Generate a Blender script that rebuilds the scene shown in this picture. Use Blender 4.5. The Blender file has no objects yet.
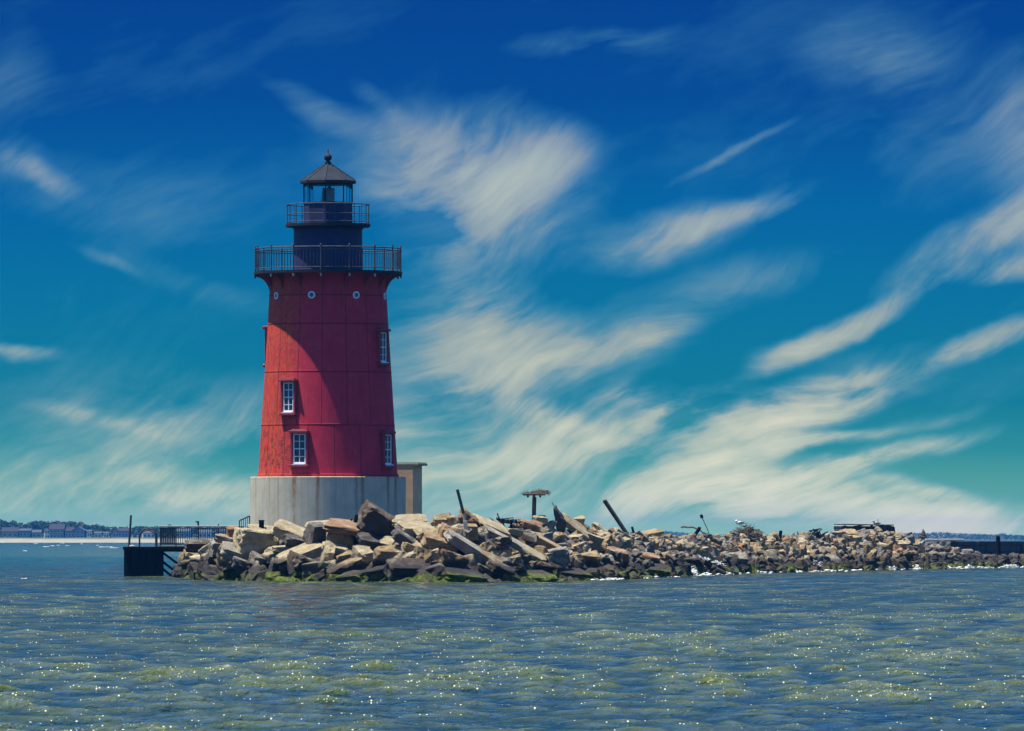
import bpy, bmesh, math, random
import numpy as np
from mathutils import Vector, Matrix, noise as mnoise

R = math.radians
random.seed(7)
rng = np.random.default_rng(11)
sc = bpy.context.scene
COL = sc.collection

# ------------------------------------------------------------------ camera
CAM_H = 2.05           # metres above the water
FPX = 8000.0           # focal length in pixels of the 1024 px wide frame
cam_d = bpy.data.cameras.new('camera')
cam = bpy.data.objects.new('camera', cam_d)
COL.objects.link(cam)
cam.location = (0, 0, CAM_H)
cam.rotation_euler = (R(90), 0, 0)
cam_d.sensor_width = 36
cam_d.lens = FPX / 1024 * 36
cam_d.shift_y = (538 - 365.5) / 1024
cam_d.clip_start = 1
cam_d.clip_end = 30000
sc.camera = cam

# ------------------------------------------------------------------ exposure
sc.view_settings.view_transform = 'Standard'
sc.view_settings.look = 'None'
sc.view_settings.gamma = 1
sc.view_settings.exposure = 0.95

SUN_EL = 74.0
# direction TO the sun: to the left of the view, a touch towards the camera
SUN_AZ = Vector((-math.cos(R(4)), -math.sin(R(4)), 0))
SUN_DIR = Vector((SUN_AZ.x * math.cos(R(SUN_EL)), SUN_AZ.y * math.cos(R(SUN_EL)), math.sin(R(SUN_EL))))


# ------------------------------------------------------------------ node helper
class NT:
    def __init__(self, tree):
        self.t = tree
        self.L = tree.links

    def put(self, sock, v):
        if v is None:
            return
        if isinstance(v, bpy.types.NodeSocket):
            self.L.new(v, sock)
        elif isinstance(v, (tuple, list)) and len(v) == 3 and sock.type == 'RGBA':
            sock.default_value = (*v, 1)
        else:
            sock.default_value = v

    def node(self, typ, ins=None, **props):
        n = self.t.nodes.new(typ)
        for k, v in props.items():
            setattr(n, k, v)
        for k, v in (ins or {}).items():
            self.put(n.inputs[k], v)
        return n

    def m(self, op, a, b=None, c=None, clamp=False):
        n = self.t.nodes.new('ShaderNodeMath')
        n.operation = op
        n.use_clamp = clamp
        self.put(n.inputs[0], a)
        if b is not None:
            self.put(n.inputs[1], b)
        if c is not None:
            self.put(n.inputs[2], c)
        return n.outputs[0]

    def vm(self, op, a, b=None):
        n = self.t.nodes.new('ShaderNodeVectorMath')
        n.operation = op
        self.put(n.inputs[0], a)
        if b is not None:
            self.put(n.inputs[1], b)
        return n.outputs[1] if op in ('LENGTH', 'DOT_PRODUCT', 'DISTANCE') else n.outputs[0]

    def mr(self, v, a, b, c=0.0, d=1.0, smooth=False):
        n = self.t.nodes.new('ShaderNodeMapRange')
        n.interpolation_type = 'SMOOTHSTEP' if smooth else 'LINEAR'
        n.clamp = True
        for i, x in enumerate((v, a, b, c, d)):
            self.put(n.inputs[i], x)
        return n.outputs[0]

    def mix(self, f, a, b, blend='MIX'):
        n = self.t.nodes.new('ShaderNodeMix')
        n.data_type = 'RGBA'
        n.blend_type = blend
        self.put(n.inputs[0], f)
        self.put(n.inputs[6], a)
        self.put(n.inputs[7], b)
        return n.outputs[2]

    def noise(self, vec, scale, detail=3, rough=.55, dist=0.0, color=False):
        n = self.t.nodes.new('ShaderNodeTexNoise')
        self.put(n.inputs['Vector'], vec)
        n.inputs['Scale'].default_value = scale
        n.inputs['Detail'].default_value = detail
        n.inputs['Roughness'].default_value = rough
        n.inputs['Distortion'].default_value = dist
        return n.outputs['Color'] if color else n.outputs[0]

    def mapping(self, vec, loc=(0, 0, 0), rot=(0, 0, 0), scale=(1, 1, 1), typ='POINT'):
        n = self.t.nodes.new('ShaderNodeMapping')
        n.vector_type = typ
        self.put(n.inputs[0], vec)
        n.inputs['Location'].default_value = loc
        n.inputs['Rotation'].default_value = rot
        n.inputs['Scale'].default_value = scale
        return n.outputs[0]

    def sep(self, v):
        n = self.t.nodes.new('ShaderNodeSeparateXYZ')
        self.put(n.inputs[0], v)
        return n.outputs[0], n.outputs[1], n.outputs[2]

    def comb(self, x, y, z):
        n = self.t.nodes.new('ShaderNodeCombineXYZ')
        for i, a in enumerate((x, y, z)):
            self.put(n.inputs[i], a)
        return n.outputs[0]

    def ramp(self, f, stops):
        n = self.t.nodes.new('ShaderNodeValToRGB')
        cr = n.color_ramp
        while len(cr.elements) < len(stops):
            cr.elements.new(0.5)
        for e, (p, c) in zip(cr.elements, stops):
            e.position = p
            e.color = (*c, 1) if len(c) == 3 else c
        self.put(n.inputs[0], f)
        return n.outputs[0]


# ------------------------------------------------------------------ world: Nishita sky + cirrus at infinity
world = bpy.data.worlds.new('World')
sc.world = world
world.use_nodes = True
wt = NT(world.node_tree)
world.node_tree.nodes.clear()
sky = wt.node('ShaderNodeTexSky', sky_type='NISHITA', sun_disc=False,
              sun_elevation=R(SUN_EL), altitude=0, air_density=1.0, dust_density=0.6, ozone_density=3.0)
sky.sun_rotation = math.atan2(SUN_AZ.x, SUN_AZ.y)
geo = wt.node('ShaderNodeTexCoord')
dirv = geo.outputs['Generated']
dx_, dy_, dz_ = wt.sep(dirv)
# slant of the polarised sky: colour by elevation (deep blue higher up, turquoise low down)
TINT = [
    (0.0, (0.70, 1.12, 0.64)),
    (0.0108, (0.58, 1.00, 0.60)),
    (0.0317, (0.17, 0.54, 0.46)),
    (0.073, (0.035, 0.325, 0.42)),
    (0.115, (0.006, 0.215, 0.40)),
    (0.198, (0.003, 0.168, 0.395)),
    (0.282, (0.002, 0.120, 0.375)),
    (0.365, (0.002, 0.070, 0.30)),
    (0.448, (0.002, 0.054, 0.26)),
    (1.0, (0.02, 0.10, 0.27)),
]
tint = wt.ramp(wt.m('DIVIDE', dz_, 0.15, clamp=True), TINT)
tint = wt.mix(wt.mr(dz_, 0.085, 0.33, 0, 1, True), tint, (0.44, 0.68, 1.04))  # sky above the frame brightened to add blue fill light and water reflections
skyc = wt.mix(1.0, sky.outputs[0], tint, 'MULTIPLY')
SKY_GAIN = 1.0
skyc = wt.vm('SCALE', skyc)
skyc.node.inputs['Scale'].default_value = SKY_GAIN

# cirrus: direction (u,v) = tangent-plane coordinates about north, in units of 1/6000
dyc = wt.m('MAXIMUM', dy_, 0.05)
u = wt.m('MULTIPLY', wt.m('DIVIDE', dx_, dyc), 80.0)
v = wt.m('MULTIPLY', wt.m('DIVIDE', dz_, dyc), 80.0)
uv = wt.comb(u, v, 0)       # 1 unit = 1 degree-ish patch (100 px of the long lens)
warp = wt.noise(uv, 0.55, 4, .55, color=True)
warp = wt.vm('SUBTRACT', warp, (0.5, 0.5, 0.5))
wsc = wt.vm('SCALE', warp)
wsc.node.inputs['Scale'].default_value = 0.42
uvw = wt.vm('ADD', uv, wsc)
warp2 = wt.vm('SUBTRACT', wt.noise(uv, 3.2, 4, .6, color=True), (0.5, 0.5, 0.5))
ws2 = wt.vm('SCALE', warp2)
ws2.node.inputs['Scale'].default_value = 0.05
uvw = wt.vm('ADD', uvw, ws2)


def P2(x, y):
    return ((x - 512) / 100.0, (538 - y) / 100.0)


# (x, y, half length, half width, slant deg (rising to the right +), strength)
CLOUDS = [
    (480, 192, 92, 66, 14, 1.0), (525, 175, 58, 24, 30, .50), (410, 165, 75, 48, -24, .22),
    (340, 116, 70, 13, -28, .26), (440, 245, 60, 26, 12, .18), (395, 122, 50, 10, -50, .2),
    (655, 238, 74, 22, 14, .62), (735, 212, 80, 11, 19, .55), (800, 190, 34, 6, 35, .3),
    (500, 335, 62, 48, -10, .72), (560, 362, 100, 30, 14, .55), (615, 345, 60, 13, 14, .55),
    (425, 365, 90, 90, 0, .32), (430, 470, 120, 80, 0, .34),
    (848, 328, 88, 11, 26, .80), (800, 350, 50, 12, 20, .35), (720, 290, 120, 26, 16, .25),
    (985, 238, 90, 20, 29, .78), (1010, 268, 55, 12, 12, .70), (985, 344, 62, 11, 20, .85), (1035, 165, 40, 90, 5, .3),
    (815, 403, 95, 19, 14, .95), (745, 440, 140, 26, 26, .80), (690, 408, 46, 18, 14, .65),
    (585, 438, 92, 30, 6, .80), (560, 420, 50, 12, -18, .55), (650, 418, 34, 8, 30, .5), (625, 396, 40, 14, 4, .5),
    (860, 462, 105, 10, 15, .80), (780, 448, 90, 7, 8, .5), (840, 508, 180, 30, -6, .95), (930, 522, 80, 18, -2, .9), (700, 498, 110, 26, 6, .50),
    (905, 425, 60, 6, 14, .3), (590, 492, 130, 36, 0, .30), (900, 480, 70, 8, -12, .35),
    (45, 172, 40, 11, -28, .30), (8, 150, 30, 20, -10, .3), (108, 262, 30, 6, -22, .16), (200, 290, 90, 12, -20, .10),
    (15, 354, 34, 7, -6, .4), (62, 408, 40, 7, -14, .20), (130, 510, 320, 46, -3, .46), (185, 450, 230, 60, -6, .22), (230, 420, 130, 40, -10, .20), (130, 425, 40, 8, -20, .14),
    (735, 148, 56, 4, 28, .28), (590, 40, 80, 16, 6, .26), (870, 48, 60, 30, -8, .30), (925, 150, 120, 45, 10, .10), (945, 100, 90, 60, 0, .10),
    (10, 80, 40, 50, 0, .14), (240, 60, 120, 40, 10, .05), (120, 200, 180, 40, -10, .15), (650, 150, 60, 30, 0, .08),
]
acc = None
for (cx, cy, hl, hw, ang, st) in CLOUDS:
    px, py = P2(cx, cy)
    mp = wt.mapping(uvw, (px, py, 0), (0, 0, R(ang)), (hl / 72.0, hw / 72.0, 1), 'TEXTURE')
    ln = wt.vm('LENGTH', mp)
    g = wt.mr(ln, 0.0, 1.25, st, 0.0, smooth=True)
    acc = g if acc is None else wt.m('ADD', acc, g)
# fibres running up to the right, combed by the wind
curve = wt.vm('SUBTRACT', wt.noise(uv, 0.22, 2, .5, color=True), (0.5, 0.5, 0.5))
cv = wt.vm('SCALE', curve)
cv.node.inputs['Scale'].default_value = 2.3
uvc = wt.vm('ADD', uvw, cv)
fc = wt.mapping(uvc, (0, 0, 0), (0, 0, R(22)), (1, 1, 1), 'TEXTURE')
fib = wt.noise(wt.mapping(fc, scale=(0.55, 6.5, 1)), 1.3, 8, .64)
fc2 = wt.mapping(uvc, (3, 1, 0), (0, 0, R(42)), (1, 1, 1), 'TEXTURE')
fib2 = wt.noise(wt.mapping(fc2, scale=(0.6, 6.0, 1)), 1.5, 8, .62)
pick = wt.mr(wt.noise(uv, 0.32, 2, .5), 0.47, 0.56)


def lerp(a, b, f):
    return wt.m('ADD', wt.m('MULTIPLY', a, wt.m('SUBTRACT', 1.0, f)), wt.m('MULTIPLY', b, f))


fibm = lerp(fib, fib2, pick)
soft = wt.noise(wt.mapping(fc, scale=(0.5, 1.5, 1)), 1.1, 5, .55)
fm = wt.m('MULTIPLY', wt.mr(fibm, 0.34, 0.66, 0.80, 1.14), wt.mr(soft, 0.36, 0.62, 0.16, 1.40))
veil = wt.mr(wt.noise(wt.mapping(fc, scale=(0.35, 1.0, 1)), 0.9, 5, .6), 0.45, 0.8, 0.0, 0.15)
dens = wt.m('ADD', wt.m('MULTIPLY', acc, wt.m('MULTIPLY', fm, 0.85)), veil)
front = wt.mr(dy_, 0.3, 0.6)
dens = wt.m('MULTIPLY', dens, front)
dens = wt.m('MULTIPLY', dens, wt.mr(dz_, 0.08, 0.25, 1.0, 0.2))
alpha = wt.m('SUBTRACT', 1.0, wt.m('POWER', 2.71828, wt.m('MULTIPLY', wt.m('MAXIMUM', wt.m('SUBTRACT', dens, 0.03), 0.0), -1.45)))
alpha = wt.m('MULTIPLY', alpha, wt.mr(fibm, 0.36, 0.60, 0.90, 1.0))
# lower clouds are seen through more warm air
ccol = wt.ramp(wt.m('DIVIDE', dz_, 0.075, clamp=True), [(0.0, (1.40, 1.22, .86)), (0.12, (1.0, .94, .68)), (0.35, (0.58, 0.62, 0.50)), (0.7, (0.47, 0.57, 0.57)), (1.0, (0.12, 0.40, 0.50))])
CLOUD_GAIN = wt.vm('SCALE', ccol)
CLOUD_GAIN.node.inputs['Scale'].default_value = 4.7
thin = wt.mix(wt.mr(alpha, 0.0, 0.5), (0.06 * 6.2, 0.40 * 6.2, 0.55 * 6.2), CLOUD_GAIN)
full = wt.mix(alpha, skyc, thin)
bg = wt.node('ShaderNodeBackground', {'Color': full, 'Strength': 0.10})
wo = wt.node('ShaderNodeOutputWorld', {'Surface': bg.outputs[0]})
world.cycles.sampling_method = 'MANUAL'
world.cycles.sample_map_resolution = 512

# ------------------------------------------------------------------ sun
sd = bpy.data.lights.new('sun', 'SUN')
sd.energy = 4.8
sd.angle = R(0.5)
sd.color = (1.0, 0.94, 0.80)
sun = bpy.data.objects.new('sun', sd)
COL.objects.link(sun)
sun.rotation_euler = SUN_DIR.to_track_quat('Z', 'Y').to_euler()
sun.location = (-100, 100, 300)
sc.cycles.max_bounces = 6
sc.cycles.sample_clamp_indirect = 4
sc.cycles.use_denoising = True
sc.cycles.sample_clamp_direct = 110


# ------------------------------------------------------------------ tagging and building helpers
def tag(o, label=None, cat=None, group=None, kind=None):
    if label: o['label'] = label
    if cat: o['category'] = cat
    if group: o['group'] = group
    if kind: o['kind'] = kind
    return o


def empty(name, loc, rz=0):
    o = bpy.data.objects.new(name, None)
    o.empty_display_size = 0.2
    COL.objects.link(o)
    o.location = loc
    o.rotation_euler = (0, 0, rz)
    return o


class MB:
    """collects shapes, then becomes one mesh object"""
    def __init__(self):
        self.bm = bmesh.new()

    def box(self, c, s, rot=None, bevel=0.0):
        r = bmesh.ops.create_cube(self.bm, size=1)
        vs = r['verts']
        M = Matrix.Translation(c) @ (rot.to_4x4() if rot is not None else Matrix.Identity(4)) @ Matrix.Diagonal((*s, 1))
        bmesh.ops.transform(self.bm, matrix=M, verts=vs)
        if bevel > 0:
            es = list({e for w in vs for e in w.link_edges})
            bmesh.ops.bevel(self.bm, geom=es, offset=bevel, segments=1, affect='EDGES')
        return self

    def tube(self, a, b, r1, r2=None, n=8):
        a, b = Vector(a), Vector(b)
        r2 = r1 if r2 is None else r2
        d = b - a
        q = d.to_track_quat('Z', 'Y').to_matrix().to_4x4()
        r = bmesh.ops.create_cone(self.bm, cap_ends=True, segments=n, radius1=r1, radius2=max(r2, 1e-4), depth=d.length)
        bmesh.ops.transform(self.bm, matrix=Matrix.Translation((a + b) / 2) @ q, verts=r['verts'])
        return self

    def path(self, pts, r, n=8):
        for i in range(len(pts) - 1):
            self.tube(pts[i], pts[i + 1], r, r, n)
        return self

    def lathe(self, prof, n=64, a0=0.0, close=False, smooth=False):
        """prof: list of (r, z)"""
        rings = []
        for (r, z) in prof:
            rings.append([self.bm.verts.new((r * math.cos(a0 + 2 * math.pi * i / n), r * math.sin(a0 + 2 * math.pi * i / n), z)) for i in range(n)])
        for j in range(len(rings) - 1 + (1 if close else 0)):
            A, B = rings[j], rings[(j + 1) % len(rings)]
            for i in range(n):
                f = self.bm.faces.new((A[i], A[(i + 1) % n], B[(i + 1) % n], B[i]))
                f.smooth = smooth
        if not close:
            try:
                self.bm.faces.new(list(reversed(rings[0])))
                self.bm.faces.new(rings[-1])
            except ValueError:
                pass
        return self

    def prism(self, pts, thick, M=None):
        """pts in the x,z plane, extruded along y by +-thick/2"""
        f_ = [self.bm.verts.new((p[0], -thick / 2, p[1])) for p in pts]
        b_ = [self.bm.verts.new((p[0], thick / 2, p[1])) for p in pts]
        n = len(pts)
        self.bm.faces.new(f_)
        self.bm.faces.new(list(reversed(b_)))
        for i in range(n):
            self.bm.faces.new((f_[i], b_[i], b_[(i + 1) % n], f_[(i + 1) % n]))
        if M is not None:
            bmesh.ops.transform(self.bm, matrix=M, verts=f_ + b_)
        return self

    def ball(self, c, r, s=(1, 1, 1), sub=2):
        q = bmesh.ops.create_icosphere(self.bm, subdivisions=sub, radius=r)
        bmesh.ops.transform(self.bm, matrix=Matrix.Translation(c) @ Matrix.Diagonal((*s, 1)), verts=q['verts'])
        return self

    def build(self, name, mat, parent=None, loc=(0, 0, 0), smooth=None):
        bmesh.ops.recalc_face_normals(self.bm, faces=self.bm.faces[:])
        me = bpy.data.meshes.new(name)
        self.bm.to_mesh(me)
        self.bm.free()
        if smooth is not None:
            me.polygons.foreach_set('use_smooth', [smooth] * len(me.polygons))
        o = bpy.data.objects.new(name, me)
        COL.objects.link(o)
        me.materials.append(mat)
        o.location = loc
        if parent is not None:
            o.parent = parent
        return o


def mesh_np(name, verts, faces, mat, smooth=False, colors=None, cname='tint'):
    me = bpy.data.meshes.new(name)
    verts = np.asarray(verts, dtype=np.float32)
    faces = np.asarray(faces, dtype=np.int32)
    k = faces.shape[1]
    me.vertices.add(len(verts))
    me.vertices.foreach_set('co', verts.ravel())
    me.loops.add(faces.size)
    me.loops.foreach_set('vertex_index', faces.ravel())
    me.polygons.add(len(faces))
    me.polygons.foreach_set('loop_start', np.arange(0, faces.size, k, dtype=np.int32))
    me.polygons.foreach_set('loop_total', np.full(len(faces), k, dtype=np.int32))
    me.polygons.foreach_set('use_smooth', np.full(len(faces), smooth))
    me.update(calc_edges=True)
    if colors is not None:
        a = me.attributes.new(cname, 'FLOAT_COLOR', 'POINT')
        c = np.ones((len(verts), 4), dtype=np.float32)
        c[:, :3] = colors
        a.data.foreach_set('color', c.ravel())
    if mat: me.materials.append(mat)
    o = bpy.data.objects.new(name, me)
    COL.objects.link(o)
    return o


# pixel of the reference framing -> world point at distance D (used as a ruler only)
def at(x, y, D):
    return Vector(((x - 512) * D / FPX, D, CAM_H + (538 - y) * D / FPX))


# ------------------------------------------------------------------ materials
def mat(name):
    m = bpy.data.materials.new(name)
    m.use_nodes = True
    nt = NT(m.node_tree)
    b = m.node_tree.nodes['Principled BSDF']
    return m, nt, b


def simple(name, col, rough=.6, metal=0.0, var=.25, scale=6, bump=.15, bscale=25, spec=.5, dist=.01):
    m, t, b = mat(name)
    tc = t.node('ShaderNodeTexCoord').outputs['Object']
    n1 = t.noise(tc, scale, 5, .6)
    lo = tuple(c * (1 - var) for c in col)
    hi = tuple(min(1, c * (1 + var)) for c in col)
    t.put(b.inputs['Base Color'], t.ramp(n1, [(.3, lo), (.7, hi)]))
    t.put(b.inputs['Roughness'], t.mr(t.noise(tc, scale * 2, 3), .3, .7, max(.05, rough - .12), min(1, rough + .12)))
    b.inputs['Metallic'].default_value = metal
    b.inputs['Specular IOR Level'].default_value = spec
    bp = t.node('ShaderNodeBump', {'Height': t.noise(tc, bscale, 4), 'Strength': bump, 'Distance': dist})
    t.put(b.inputs['Normal'], bp.outputs[0])
    return m


def angle_lines(t, tc, off_deg, pitch_deg, width_deg):
    """1 on thin vertical joints round a tower (angle about z), 0 elsewhere"""
    x, y, z = t.sep(tc)
    a = t.m('MULTIPLY', t.m('ARCTAN2', x, t.m('MULTIPLY', y, -1.0)), 180 / math.pi)   # 0 = towards the viewer, + to the right
    a = t.m('ADD', a, 720.0 - off_deg + pitch_deg / 2)
    w = t.m('ABSOLUTE', t.m('SUBTRACT', t.m('MODULO', a, pitch_deg), pitch_deg / 2))
    return t.mr(w, width_deg * .5, width_deg, 1.0, 0.0), a


Z0 = {y: CAM_H + (538 - y) / 20.03 for y in range(140, 540)}    # heights at the lighthouse axis


def zp(y):
    return CAM_H + (538 - y) / 20.03


M = {}


def m_red():
    m, t, b = mat('red_tower_paint')
    tc = t.node('ShaderNodeTexCoord').outputs['Object']
    x, y, z = t.sep(tc)
    ang = t.m('MULTIPLY', t.m('ARCTAN2', x, t.m('MULTIPLY', y, -1.0)), 180 / math.pi)
    cyl = t.comb(t.m('MULTIPLY', ang, .06), z, 0)
    n1 = t.noise(tc, 1.4, 6, .65)
    n2 = t.noise(t.mapping(tc, scale=(1, 1, .35)), 9, 6, .7)
    base = t.ramp(n1, [(.3, (.43, .024, .056)), (.55, (.52, .032, .068)), (.75, (.58, .048, .078))])
    # weathered, sun-bleached orange-red on the seaward side
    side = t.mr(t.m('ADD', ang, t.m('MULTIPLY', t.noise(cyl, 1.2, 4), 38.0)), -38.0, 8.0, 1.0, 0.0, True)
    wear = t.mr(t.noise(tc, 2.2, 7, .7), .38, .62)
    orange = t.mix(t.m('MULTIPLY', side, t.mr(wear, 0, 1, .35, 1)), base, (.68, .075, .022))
    # flaked paint showing dark primer and rust, in vertical runs
    fl = t.mr(t.noise(t.mapping(cyl, scale=(1.7, .8, 1)), 3.0, 9, .8, .4), .505, .54)
    flm = t.m('MULTIPLY', fl, t.m('MULTIPLY', side, 1.6, clamp=True))
    low = t.mr(z, zp(400), zp(450), 0.4, 1.0)
    flm = t.m('MULTIPLY', flm, low)
    c = t.mix(t.m('MULTIPLY', flm, .85), orange, (.085, .020, .014))
    och = t.m('MULTIPLY', t.mr(t.noise(tc, 5.2, 8, .75), .50, .58), t.m('MULTIPLY', side, 1.4, clamp=True))
    c = t.mix(t.m('MULTIPLY', och, .6), c, (.36, .14, .035))
    # small scattered chips everywhere
    chips = t.mr(t.noise(tc, 11, 8, .8), .70, .73)
    c = t.mix(t.m('MULTIPLY', chips, .55), c, (.10, .022, .022))
    spots = t.mr(t.noise(tc, 26, 2, .5), .76, .79)
    c = t.mix(t.m('MULTIPLY', spots, .35), c, (.55, .2, .2))
    c = t.mix(t.mr(n2, .35, .75, 0, .45), c, (.30, .016, .040))
    # rust and grime washed down below the gallery, the ledges and the window sills
    run = t.mr(t.noise(t.mapping(cyl, scale=(4.5, .16, 1)), 2.4, 6, .62), .53, .66)
    c = t.mix(t.m('MULTIPLY', run, t.mr(t.noise(tc, .7, 3), .35, .65, .15, .75)), c, (.15, .035, .022))
    pale = t.mr(t.noise(tc, 3.1, 7, .72), .60, .68)
    c = t.mix(t.m('MULTIPLY', pale, .35), c, (.50, .10, .12))
    # joints between the cast plates
    l1, _ = angle_lines(t, tc, -4.0, 22.5, .42)
    l2, _ = angle_lines(t, tc, 7.0, 22.5, .42)
    sel = t.m('GREATER_THAN', z, zp(425.5))
    jl = t.m('ADD', t.m('MULTIPLY', l1, sel), t.m('MULTIPLY', l2, t.m('SUBTRACT', 1.0, sel)))
    c = t.mix(t.m('MULTIPLY', jl, t.mr(t.noise(tc, 1.3, 3), .3, .7, .45, .95)), c, (.06, .006, .014))
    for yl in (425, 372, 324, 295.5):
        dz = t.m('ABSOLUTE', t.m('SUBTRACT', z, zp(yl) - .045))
        c = t.mix(t.mr(dz, .012, .035, .75, 0), c, (.05, .008, .014))  # joint line under each lip, with the lip's shadow painted in
    t.put(b.inputs['Base Color'], c)
    b.inputs['Roughness'].default_value = .7
    b.inputs['Specular IOR Level'].default_value = .15
    hgt = t.m('ADD', t.m('MULTIPLY', t.noise(tc, 18, 6, .7), .5), t.m('MULTIPLY', t.m('ADD', jl, flm), -.7))
    bp = t.node('ShaderNodeBump', {'Height': hgt, 'Strength': .5, 'Distance': .02})
    t.put(b.inputs['Normal'], bp.outputs[0])
    return m


def m_concrete():
    m, t, b = mat('stained_concrete')
    tc = t.node('ShaderNodeTexCoord').outputs['Object']
    x, y, z = t.sep(tc)
    ang = t.m('MULTIPLY', t.m('ARCTAN2', x, t.m('MULTIPLY', y, -1.0)), 180 / math.pi)
    cyl = t.comb(t.m('MULTIPLY', ang, .067), z, 0)
    n1 = t.noise(tc, 1.3, 6, .6)
    c = t.ramp(n1, [(.28, (.42, .39, .28)), (.5, (.50, .47, .345)), (.75, (.58, .545, .41))])
    n2 = t.noise(t.mapping(cyl, scale=(2.6, .18, 1)), 2.2, 6, .6)
    c = t.mix(t.mr(n2, .5, .72, 0, .5), c, (.30, .30, .28))
    top = t.mr(z, zp(510), zp(478), .45, 1.0)
    tot = None
    for i, (a0, w, s) in enumerate([(-24.3, 1.3, .75), (-6.2, .9, 1.0), (22.5, .9, .5), (27.6, 1.0, .9), (51.6, 1.1, .9), (-47, .7, .35), (-38, .5, .3), (7, .5, .25), (61, 1.4, .6), (-66, 1.0, .4)]):
        wob = t.m('MULTIPLY', t.m('SUBTRACT', t.noise(t.comb(i * 7.3, 0, z), .9, 2), .5), 2.0)
        d = t.m('ABSOLUTE', t.m('SUBTRACT', t.m('ADD', ang, wob), a0))
        g = t.mr(d, 0.0, w * 2.0, s, 0.0, True)
        tot = g if tot is None else t.m('MAXIMUM', tot, g)
    brk = t.mr(t.noise(t.mapping(cyl, scale=(3, .8, 1)), 4, 5), .3, .6, .35, 1.0)
    rust = t.m('MULTIPLY', t.m('MULTIPLY', t.m('MULTIPLY', tot, 1.7, clamp=True), top), brk)
    c = t.mix(t.m('MULTIPLY', rust, .95), c, (.25, .115, .03))
    drip = t.mr(t.noise(t.mapping(cyl, scale=(5.5, .10, 1)), 2.2, 6, .62), .56, .64)
    c = t.mix(t.m('MULTIPLY', t.m('MULTIPLY', drip, t.mr(z, zp(508), zp(478), .1, .8)), .8), c, (.27, .15, .06))
    rim = t.m('MULTIPLY', t.mr(z, zp(479), zp(477.5)), t.mr(n2, .35, .6))
    c = t.mix(t.m('MULTIPLY', rim, .5), c, (.30, .15, .06))
    pits = t.mr(t.noise(tc, 9, 6, .7), .70, .73)
    c = t.mix(t.m('MULTIPLY', pits, .5), c, (.18, .17, .15))
    jl, _ = angle_lines(t, tc, -1.0, 30, .18)
    c = t.mix(t.m('MULTIPLY', jl, .45), c, (.17, .16, .14))
    t.put(b.inputs['Base Color'], c)
    b.inputs['Roughness'].default_value = .85
    b.inputs['Specular IOR Level'].default_value = .25
    bp = t.node('ShaderNodeBump', {'Height': t.m('SUBTRACT', t.noise(tc, 14, 7, .7), jl), 'Strength': .4, 'Distance': .02})
    t.put(b.inputs['Normal'], bp.outputs[0])
    return m


def m_rock():
    m, t, b = mat('quarry_stone')
    g = t.node('ShaderNodeNewGeometry')
    pos = g.outputs['Position']
    x, y, z = t.sep(pos)
    at_ = t.node('ShaderNodeAttribute', attribute_name='tint').outputs['Color']
    obj = t.node('ShaderNodeTexCoord').outputs['Object']
    n1 = t.noise(pos, 2.2, 7, .68)
    n2 = t.noise(t.mapping(obj, scale=(1, 1, 4)), 3.0, 6, .7)
    c = t.mix(t.mr(n1, .35, .68), t.mix(1.0, at_, (.58, .56, .54), 'MULTIPLY'), t.mix(1.0, at_, (1.25, 1.22, 1.15), 'MULTIPLY'))
    c = t.mix(t.mr(n2, .42, .62, 0, .45), c, t.mix(1.0, at_, (.62, .56, .50), 'MULTIPLY'))
    och = t.mr(t.noise(pos, .9, 5, .6), .52, .7, 0, .5)
    c = t.mix(och, c, t.mix(1.0, at_, (1.0, .82, .60), 'MULTIPLY'))
    crk = t.mr(t.noise(pos, 5.5, 8, .78), .59, .64)
    c = t.mix(t.m('MULTIPLY', crk, .45), c, (.06, .052, .045))
    # guano and lichen on upper faces
    nx, ny, nz = t.sep(g.outputs['Normal'])
    lich = t.m('MULTIPLY', t.mr(nz, .2, .75), t.mr(t.noise(pos, 1.6, 6, .7), .50, .66, 0, .55))
    c = t.mix(lich, c, (.50, .48, .40))
    # tide: wet black band, weed at the waterline
    wob = t.m('MULTIPLY', t.m('SUBTRACT', t.noise(pos, .55, 5, .6), .5), 1.3)
    zz = t.m('ADD', z, wob)
    wet = t.mr(zz, .72, 1.12, 1.0, 0.0, True)
    c = t.mix(t.m('MULTIPLY', wet, .86), c, (.020, .015, .012))
    weed = t.m('MULTIPLY', t.mr(t.m('ADD', z, t.m('MULTIPLY', wob, .45)), .30, .52, 1.0, 0.0, True), t.mr(t.noise(pos, .5, 4, .6), .44, .58))
    gcol = t.ramp(t.noise(pos, 6, 5, .7), [(.35, (.020, .035, .002)), (.52, (.09, .13, .003)), (.7, (.24, .30, .006))])
    c = t.mix(weed, c, gcol)
    t.put(b.inputs['Base Color'], c)
    t.put(b.inputs['Roughness'], t.mr(wet, 0, 1, .92, .6))
    b.inputs['Specular IOR Level'].default_value = .25
    h = t.m('ADD', t.noise(pos, 4.5, 9, .75), t.m('MULTIPLY', t.noise(pos, 22, 5, .7), .35))
    bp = t.node('ShaderNodeBump', {'Height': h, 'Strength': 1.0, 'Distance': .2})
    t.put(b.inputs['Normal'], bp.outputs[0])
    return m


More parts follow.
